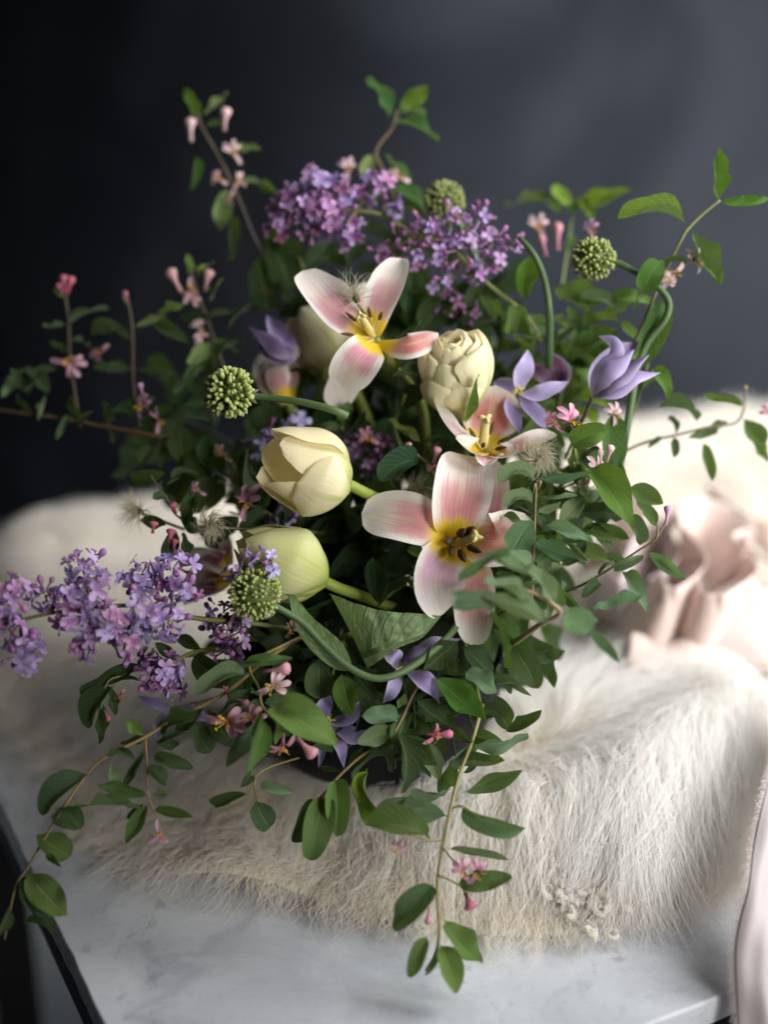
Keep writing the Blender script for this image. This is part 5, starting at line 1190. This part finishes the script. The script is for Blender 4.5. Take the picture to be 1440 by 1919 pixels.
# top
sprig('honeysuckle_sprig', 'leafy honeysuckle tip standing highest above the top lilac', [(760, 440, 13), (728, 340, 12.5), (705, 285, 12.5), (735, 240, 12.5), (746, 205, 12.5)],
  [(730, 222, 684, 148, .55, (.06, .17, .03), 12.4, 11.8, .1), (748, 212, 802, 160, .55, (.13, .24, .02), 12.4, 12, .1), (745, 232, 822, 266, .52, (.06, .18, .04), 12, 11.6, .1), (752, 215, 798, 222, .5, LG, 12.4), (722, 288, 772, 340, .80, (.05, .13, .02), 12.5), (700, 290, 678, 332, .7, PL, 12.5), (735, 348, 795, 392, .70, (.05, .14, .02), 12), (730, 340, 690, 380, .5, MD, 12.4), (745, 390, 800, 420, .6, MD, 12)],
  [(650, 315, 22, 12, PKP, (0, .7, .8), 0), (748, 332, 22, 11.6, PKP, (.1, .1, 1), 1.2)], (), (3.4, 2.4), (0.24, 0.17, 0.09), HG)
sprig('honeysuckle_sprig', 'blurred honeysuckle shoot with pink buds at the upper left', [(530, 600, 13), (505, 510, 13), (470, 430, 13), (440, 355, 13), (408, 290, 13.4), (378, 238, 13.6), (370, 210, 13.6)],
  [(374, 226, 344, 164, .48, (.09, .18, .01), 13.6, 13.4, .1), (380, 214, 428, 172, .32, PL, 13.6), (385, 236, 420, 232, .36, MD, 13.6), (436, 282, 492, 278, .5, MD, 13.4), (366, 292, 356, 358, .36, (.05, .14, .015), 13.4), (455, 345, 485, 342, .5, GR, 13), (482, 342, 520, 366, .6, MD, 13), (428, 352, 414, 430, .52, PL, 13), (434, 402, 428, 488, .34, DK, 12.6), (516, 440, 545, 545, .82, DK, 12.4, 12, 0, False, 'r'), (486, 480, 505, 582, .72, DK, 12), (494, 432, 545, 468, .5, (.05, .15, .015), 12.4), (520, 560, 470, 590, .5, DK, 12), (525, 600, 580, 560, .5, DK, 12), (515, 540, 560, 600, .6, DK, 12)],
  [(436, 285, 22, 13, PKP, (.1, .2, 1), .4), (410, 336, 20, 13, PKP, (-.3, .1, 1), 1), (447, 340, 18, 13, PKP, (.4, .1, 1), -.8), (432, 372, 14, 13, PKP, (.1, -.3, 1), 2.5), (500, 545, 14, 12, PKD, (0, .4, 1), 0)],
  [(358, 266, 358, 224, 13.6, PKP, 1.8), (420, 246, 425, 202, 13.6, PKP, 1.8)], (3, 2), (0.15, 0.11, 0.08), HG)
# left, dim and soft
sprig('honeysuckle_sprig', 'blurred honeysuckle with large pink buds left of the purple clematis bud', [(440, 760, 11), (410, 660, 11), (385, 590, 11), (365, 535, 11), (358, 500, 11)],
  [(360, 520, 348, 474, .55, LG, 11), (368, 520, 400, 492, .4, PL, 11), (390, 590, 340, 600, .4, DK, 11), (385, 600, 440, 590, .4, DG, 11), (400, 640, 440, 660, .5, LG, 11), (395, 640, 350, 680, .6, PL, 11), (410, 670, 460, 640, .5, DG, 11), (400, 660, 345, 720, .5, (.10, .17, .06), 11), (420, 700, 380, 740, .6, DG, 11), (425, 620, 470, 580, .4, DK, 11), (415, 690, 450, 720, .6, LG, 11), (430, 730, 480, 700, .5, DK, 11), (400, 560, 420, 520, .4, DG, 11)],
  [(362, 548, 26, 10.6, (.72, .46, .44), (0, -.1, 1), 3), (372, 612, 18, 11, PKP, (.1, .1, 1), .4), (378, 632, 16, 11, PKP, (.1, .1, 1), 2)], [(340, 548, 318, 506, 10.6, (.66, .36, .36), 1.8), (384, 546, 394, 506, 10.6, (.66, .36, .36), 1.9)], (3, 2), (0.13, 0.10, 0.06), HG)
sprig('honeysuckle_sprig', 'shadowed honeysuckle branch reaching far left with pink flowers', [(420, 880, 9), (340, 830, 8), (280, 815, 8), (200, 800, 9), (120, 785, 10), (50, 775, 11), (-20, 765, 12)],
  [(55, 740, 18, 690, .5, DG, 11), (110, 690, 55, 735, .55, DG, 10.6), (90, 740, 45, 690, .5, DK, 10.6), (0, 745, 45, 690, .4, GR, 11), (85, 740, 70, 790, .25, PL, 10.6), (130, 785, 105, 825, .3, DG, 10), (150, 790, 130, 740, .6, DK, 10), (200, 800, 195, 755, .4, DK, 9), (205, 805, 215, 830, .5, DK, 9), (215, 790, 190, 750, .4, DK, 9), (240, 785, 290, 750, .45, DG, 8.6), (300, 765, 205, 770, .40, (.035, .085, .03), 8, 8, .2), (295, 780, 395, 790, .42, (.035, .09, .04), 7, 6.6, .2), (285, 835, 262, 868, .85, DK, 7.6), (330, 790, 345, 880, .62, DK, 7), (310, 820, 300, 880, .6, DK, 7.4), (245, 900, 310, 885, .55, (.05, .11, .03), 6.4), (345, 850, 400, 900, .6, DK, 7), (320, 900, 375, 890, .5, DK, 6), (340, 760, 400, 740, .5, DK, 8), (320, 740, 360, 700, .5, DG, 9), (60, 775, 30, 740, .4, DK, 11), (150, 800, 175, 770, .4, DG, 10)],
  [(130, 680, 30, 10, (.46, .24, .32), (.2, -.2, 1), -2), (187, 660, 22, 11, (.34, .13, .19), (0, 0, 1), 2.2), (268, 760, 25, 7.6, (.5, .28, .36), (-.2, .2, 1), -.3), (298, 785, 25, 7.2, (.5, .28, .36), (.1, .1, 1), -.2)],
  [(268, 742, 262, 718, 7.6, MAU, 2.0)], (5, 3), (0.13, 0.075, 0.04), HG)
sprig('honeysuckle_sprig', 'thin dim upright twig nearest the left backdrop', [(150, 800, 10.6), (132, 680, 11), (128, 605, 11.4), (122, 550, 11.6)],
  [(126, 606, 78, 612, .45, DG, 11.4), (130, 610, 205, 580, .18, DG, 11.4), (130, 660, 90, 640, .4, DK, 11), (122, 560, 108, 545, .6, LG, 11.6), (130, 640, 165, 650, .4, DG, 11)], (), [(118, 552, 108, 532, 11.6, PKD, 1.8), (122, 550, 120, 518, 11.6, PKD, 1.6), (126, 552, 136, 520, 11.6, PKD, 1.6)], (2.4, 1.6), (0.12, 0.08, 0.05), HG)
sprig('honeysuckle_sprig', 'second dim upright twig with a pale tip bud', [(262, 800, 9.6), (250, 720, 10), (248, 620, 10.4), (240, 565, 10.6)],
  [(246, 640, 170, 628, .34, DK, 10.4), (246, 640, 200, 612, .40, DK, 10.4), (250, 612, 310, 590, .24, PL, 10.4), (290, 600, 355, 645, .42, DK, 10), (250, 690, 175, 690, .25, DG, 10), (252, 690, 330, 700, .2, DG, 10), (240, 575, 232, 545, .4, PL, 10.6), (300, 595, 350, 570, .3, LG, 10)], (), [(240, 568, 234, 545, 10.6, PKD, 1.6)], (2.6, 1.8), (0.13, 0.08, 0.05), HG)
sprig('honeysuckle_sprig', 'shadowed sprig with red berries above the left lilac', [(430, 1000, 7), (370, 985, 4.6), (330, 965, 3.6), (310, 930, 3.4), (280, 890, 3.6)],
  [(312, 985, 262, 975, .55, DK, 3), (330, 995, 310, 1040, .75, DK, 2.8), (345, 995, 352, 1048, .60, DK, 2.8), (345, 985, 365, 930, .55, DK, 3.4), (330, 940, 290, 925, .5, DK, 3.6), (340, 960, 370, 1000, .6, DK, 3.4), (300, 910, 340, 890, .4, DK, 3.6), (370, 985, 410, 1030, .5, DK, 4), (310, 925, 285, 935, .7, DG, 3.4)],
  (), [(286, 1000, 290, 976, 2.6, PKD, 2.6), (318, 1018, 322, 996, 2.4, PKD, 2.8), (330, 962, 322, 940, 3.2, PKD, 2.6), (325, 1030, 330, 1010, 2.4, PKD, 2.6)], (2.6, 1.8), (0.08, 0.09, 0.04), HG)
# centre pieces
sprig('honeysuckle_sprig', 'three pink buds with a dark leaf between the yellow and lowest tulips', [(850, 960, 9), (820, 900, 5), (800, 868, 3.4), (780, 850, 3)],
  [(788, 862, 714, 902, .60, (.03, .085, .04), 2.6, 2.2, .2), (700, 1040, 712, 1132, .50, (.03, .08, .04), 2.4, 2, .2), (775, 1075, 706, 1138, .30, (.10, .18, .05), 1.6, 1.2, .3), (790, 1120, 760, 1080, .4, DK, 4), (690, 1010, 740, 1000, .4, DG, 5), (770, 1060, 790, 1130, .5, DG, 3), (760, 1030, 795, 1060, .6, LG, 3.6), (735, 1005, 800, 1075, .75, DG, 4.2), (790, 1010, 735, 1075, .7, DK, 4.8), (720, 1060, 780, 1025, .6, DG, 4.5)],
  (), [(775, 848, 760, 830, 2.6, (.7, .3, .36), 2.4), (818, 872, 806, 876, 2.6, (.7, .3, .36), 3.4), (812, 868, 822, 836, 2.4, (.7, .3, .36), 1.8)], (2.4, 1.8), (0.25, 0.2, 0.12), HG, twigs=[[(800, 868, 3.2), (815, 882, 2.8), (818, 866, 2.6)]])
sprig('honeysuckle_sprig', 'dusky pink honeysuckle flower left of the pale yellow tulip', [(560, 1000, 9), (500, 960, 6), (465, 945, 4)],
  [(500, 960, 450, 1000, .5, DK, 5), (480, 950, 430, 940, .4, DK, 5), (490, 955, 500, 900, .4, DK, 6)], [(462, 940, 34, 3, (.58, .28, .36), (-.2, .1, 1), -.2), (418, 850, 22, 6, (.5, .36, .30), (-.2, .1, 1), .9), (690, 820, 22, 6, (.5, .2, .26), (0, .2, 1), 1), (370, 918, 18, 5, (.5, .24, .32), (-.2, .1, 1), 1)], (), (2.4, 1.8), (0.14, 0.10, 0.06), HG)
sprig('tulip_leaf', 'tulip leaf tip beside the cream double tulip', [(760, 860, 8), (740, 800, 7), (760, 740, 5)], [(800, 690, 735, 705, .42, (.10, .16, .09), 4.4, 4, .2), (795, 830, 728, 785, .30, (.13, .17, .03), 4, 3.4, .3), (800, 720, 740, 770, .6, DK, 6), (740, 700, 790, 600, .4, DG, 7), (780, 640, 850, 520, .5, DK, 9), (770, 620, 770, 500, .6, (.025, .07, .025), 9.5), (880, 640, 900, 520, .5, DK, 9.6), (850, 620, 950, 600, .5, DK, 9.6)], (), (), (4, 3), GST, cat='leaf')

# ------------------------------------------------------------------ foliage packed inside the bouquet
FILL = [(440, 690), (520, 520), (600, 470), (720, 430), (860, 470), (960, 540), (1060, 640), (1140, 760), (1150, 900), (1120, 1020), (1040, 1150), (960, 1280), (860, 1390), (700, 1420), (560, 1390), (430, 1290), (400, 1180), (430, 1050), (340, 930), (270, 840), (290, 730)]
def inside(x, y):
    c = False; n = len(FILL)
    for i in range(n):
        (x1, y1), (x2, y2) = FILL[i], FILL[(i + 1) % n]
        if (y1 > y) != (y2 > y) and x < (x2 - x1) * (y - y1) / (y2 - y1) + x1: c = not c
    return c
LAND = [('the pale yellow tulip', 570, 870), ('the green-tinged tulip', 545, 1050), ('the lowest open tulip', 850, 1000), ('the salmon tulip', 920, 790), ('the highest open tulip', 690, 610), ('the cream double tulip', 855, 700), ('the top lilac', 600, 400),
        ('the bud-filled lilac', 850, 460), ('the clematis bell', 1160, 690), ('the hooked scape', 1010, 540), ('the large triangular leaf', 720, 1190), ('the drooping lilac cluster', 430, 1190), ('the spiky allium ball', 430, 735), ('the creamy seed head', 1005, 855), ('the folded clematis', 765, 1250),
        ('the drooping clematis', 620, 1340), ('the curling seed head', 398, 985), ('the grey green sprig', 1005, 1000), ('the purple clematis bud', 520, 640), ('the bright right-hand leaves', 1140, 930), ('the glossy deep green branch', 890, 1270), ('the pink bud trio', 790, 850)]
def clear_of_fur(x, y, d):
    return min(d, max(-1.0, (1480 - y) * .055 - .5)) if y > 1200 else d
used = set()
spots = [(720, 1030), (770, 1090), (690, 980), (660, 1020), (470, 900), (520, 930), (430, 960), (760, 960), (640, 960), (400, 880), (560, 1150), (480, 1000)]
tries = 0
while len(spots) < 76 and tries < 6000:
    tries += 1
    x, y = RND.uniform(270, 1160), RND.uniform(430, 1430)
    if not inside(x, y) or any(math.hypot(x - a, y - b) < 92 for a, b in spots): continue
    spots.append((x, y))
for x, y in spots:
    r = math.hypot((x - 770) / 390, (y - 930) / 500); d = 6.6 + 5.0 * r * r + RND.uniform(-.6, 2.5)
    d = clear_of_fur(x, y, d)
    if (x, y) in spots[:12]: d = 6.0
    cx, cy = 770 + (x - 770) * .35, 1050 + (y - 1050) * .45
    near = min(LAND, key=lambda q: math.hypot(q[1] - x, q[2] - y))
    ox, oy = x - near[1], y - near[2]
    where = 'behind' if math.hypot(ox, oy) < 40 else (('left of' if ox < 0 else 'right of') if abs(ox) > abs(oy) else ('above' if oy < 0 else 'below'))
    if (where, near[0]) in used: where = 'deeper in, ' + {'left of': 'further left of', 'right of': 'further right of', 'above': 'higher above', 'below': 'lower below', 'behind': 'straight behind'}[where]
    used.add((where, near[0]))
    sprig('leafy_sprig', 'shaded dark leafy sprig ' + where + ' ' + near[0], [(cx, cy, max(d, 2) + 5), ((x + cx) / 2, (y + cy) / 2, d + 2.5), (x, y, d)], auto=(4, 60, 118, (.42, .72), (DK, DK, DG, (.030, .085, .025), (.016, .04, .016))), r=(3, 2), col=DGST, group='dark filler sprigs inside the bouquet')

LOW = [(600, 1270, 3.0, 'over the bowl rim beside the drooping clematis'), (690, 1300, 2.4, 'between the two low clematis flowers'), (560, 1330, 2.4, 'behind the flowering sprig above the bowl'), (840, 1330, 1.8, 'right of the grey green whorl'), (780, 1400, 1.0, 'under the grey green whorl'), (900, 1400, 1.4, 'beside the hanging sprig stem'),
       (660, 1390, 1.2, 'in front of the bowl centre'), (940, 1180, 3.5, 'below the blurred bluish leaves'), (740, 1440, .2, 'hanging before the bowl foot'), (980, 1090, 3.5, 'behind the bluish leaves by the lowest tulip'), (860, 1440, .2, 'left of the hanging sprig on the fur'), (500, 1340, 2.4, 'under the golden branch'), (450, 1270, 3, 'between golden branch and drooping lilac')]
for x, y, d, where in LOW:
    cx, cy = 760 + (x - 760) * .5, 1130 + (y - 1130) * .3
    sprig('leafy_sprig', 'mid green leafy sprig ' + where, [(cx, cy, d + 6), ((x + cx) / 2, (y + cy) / 2, d + 2.4), (x, y, d)], auto=(4, 50, 92, (.42, .66), (DG, DK, DG, MD, (.05, .11, .03))), r=(3, 2), col=DGST, group='leafy sprigs low in the bouquet')

LIGHT = [(1080, 1020, 1.5, (GR, GR, DG, LG), 'crowded between the grey green sprig and the ribbon'), (1040, 930, 2.5, (GR, MD, LG), 'just right of the creamy seed head'), (1130, 1000, 3.0, (MD, LG, DG), 'below the bright right-hand leaves'), (1030, 1130, .8, (GR, GR, MD), 'low between the bluish leaves and the ribbon'),
         (1090, 900, 3.6, (LG, MD, YL), 'under the pink flower cluster'), (1010, 620, 8.5, (LG, YL, MD), 'behind the bare hooked stem'), (1110, 610, 8.0, (YL, LG, MD), 'below the right allium ball'), (1170, 640, 7.6, (YL, LG), 'above the clematis bell'), (930, 590, 9.5, (MD, LG, DG), 'right of the bud-filled lilac branch'), (1000, 780, 6, (MD, DG, LG), 'under the lavender clematis'),
         (560, 480, 11, (MD, DG, DK), 'left below the top lilac'), (470, 700, 8.5, (DG, MD, DK), 'right of the blurred pink buds'), (640, 800, 7, (DG, DK, MD), 'above the pale yellow tulip cup')]
for x, y, d, tints, where in LIGHT:
    cx, cy = 800 + (x - 800) * .5, 1000 + (y - 1000) * .4
    sprig('leafy_sprig', 'light leafy sprig ' + where, [(cx, cy, d + 6), ((x + cx) / 2, (y + cy) / 2, d + 2.2), (x, y, d)], auto=(5, 38, 84, (.34, .62), tints), r=(2.6, 1.8), col=GST, group='light leafy sprigs around the bouquet')
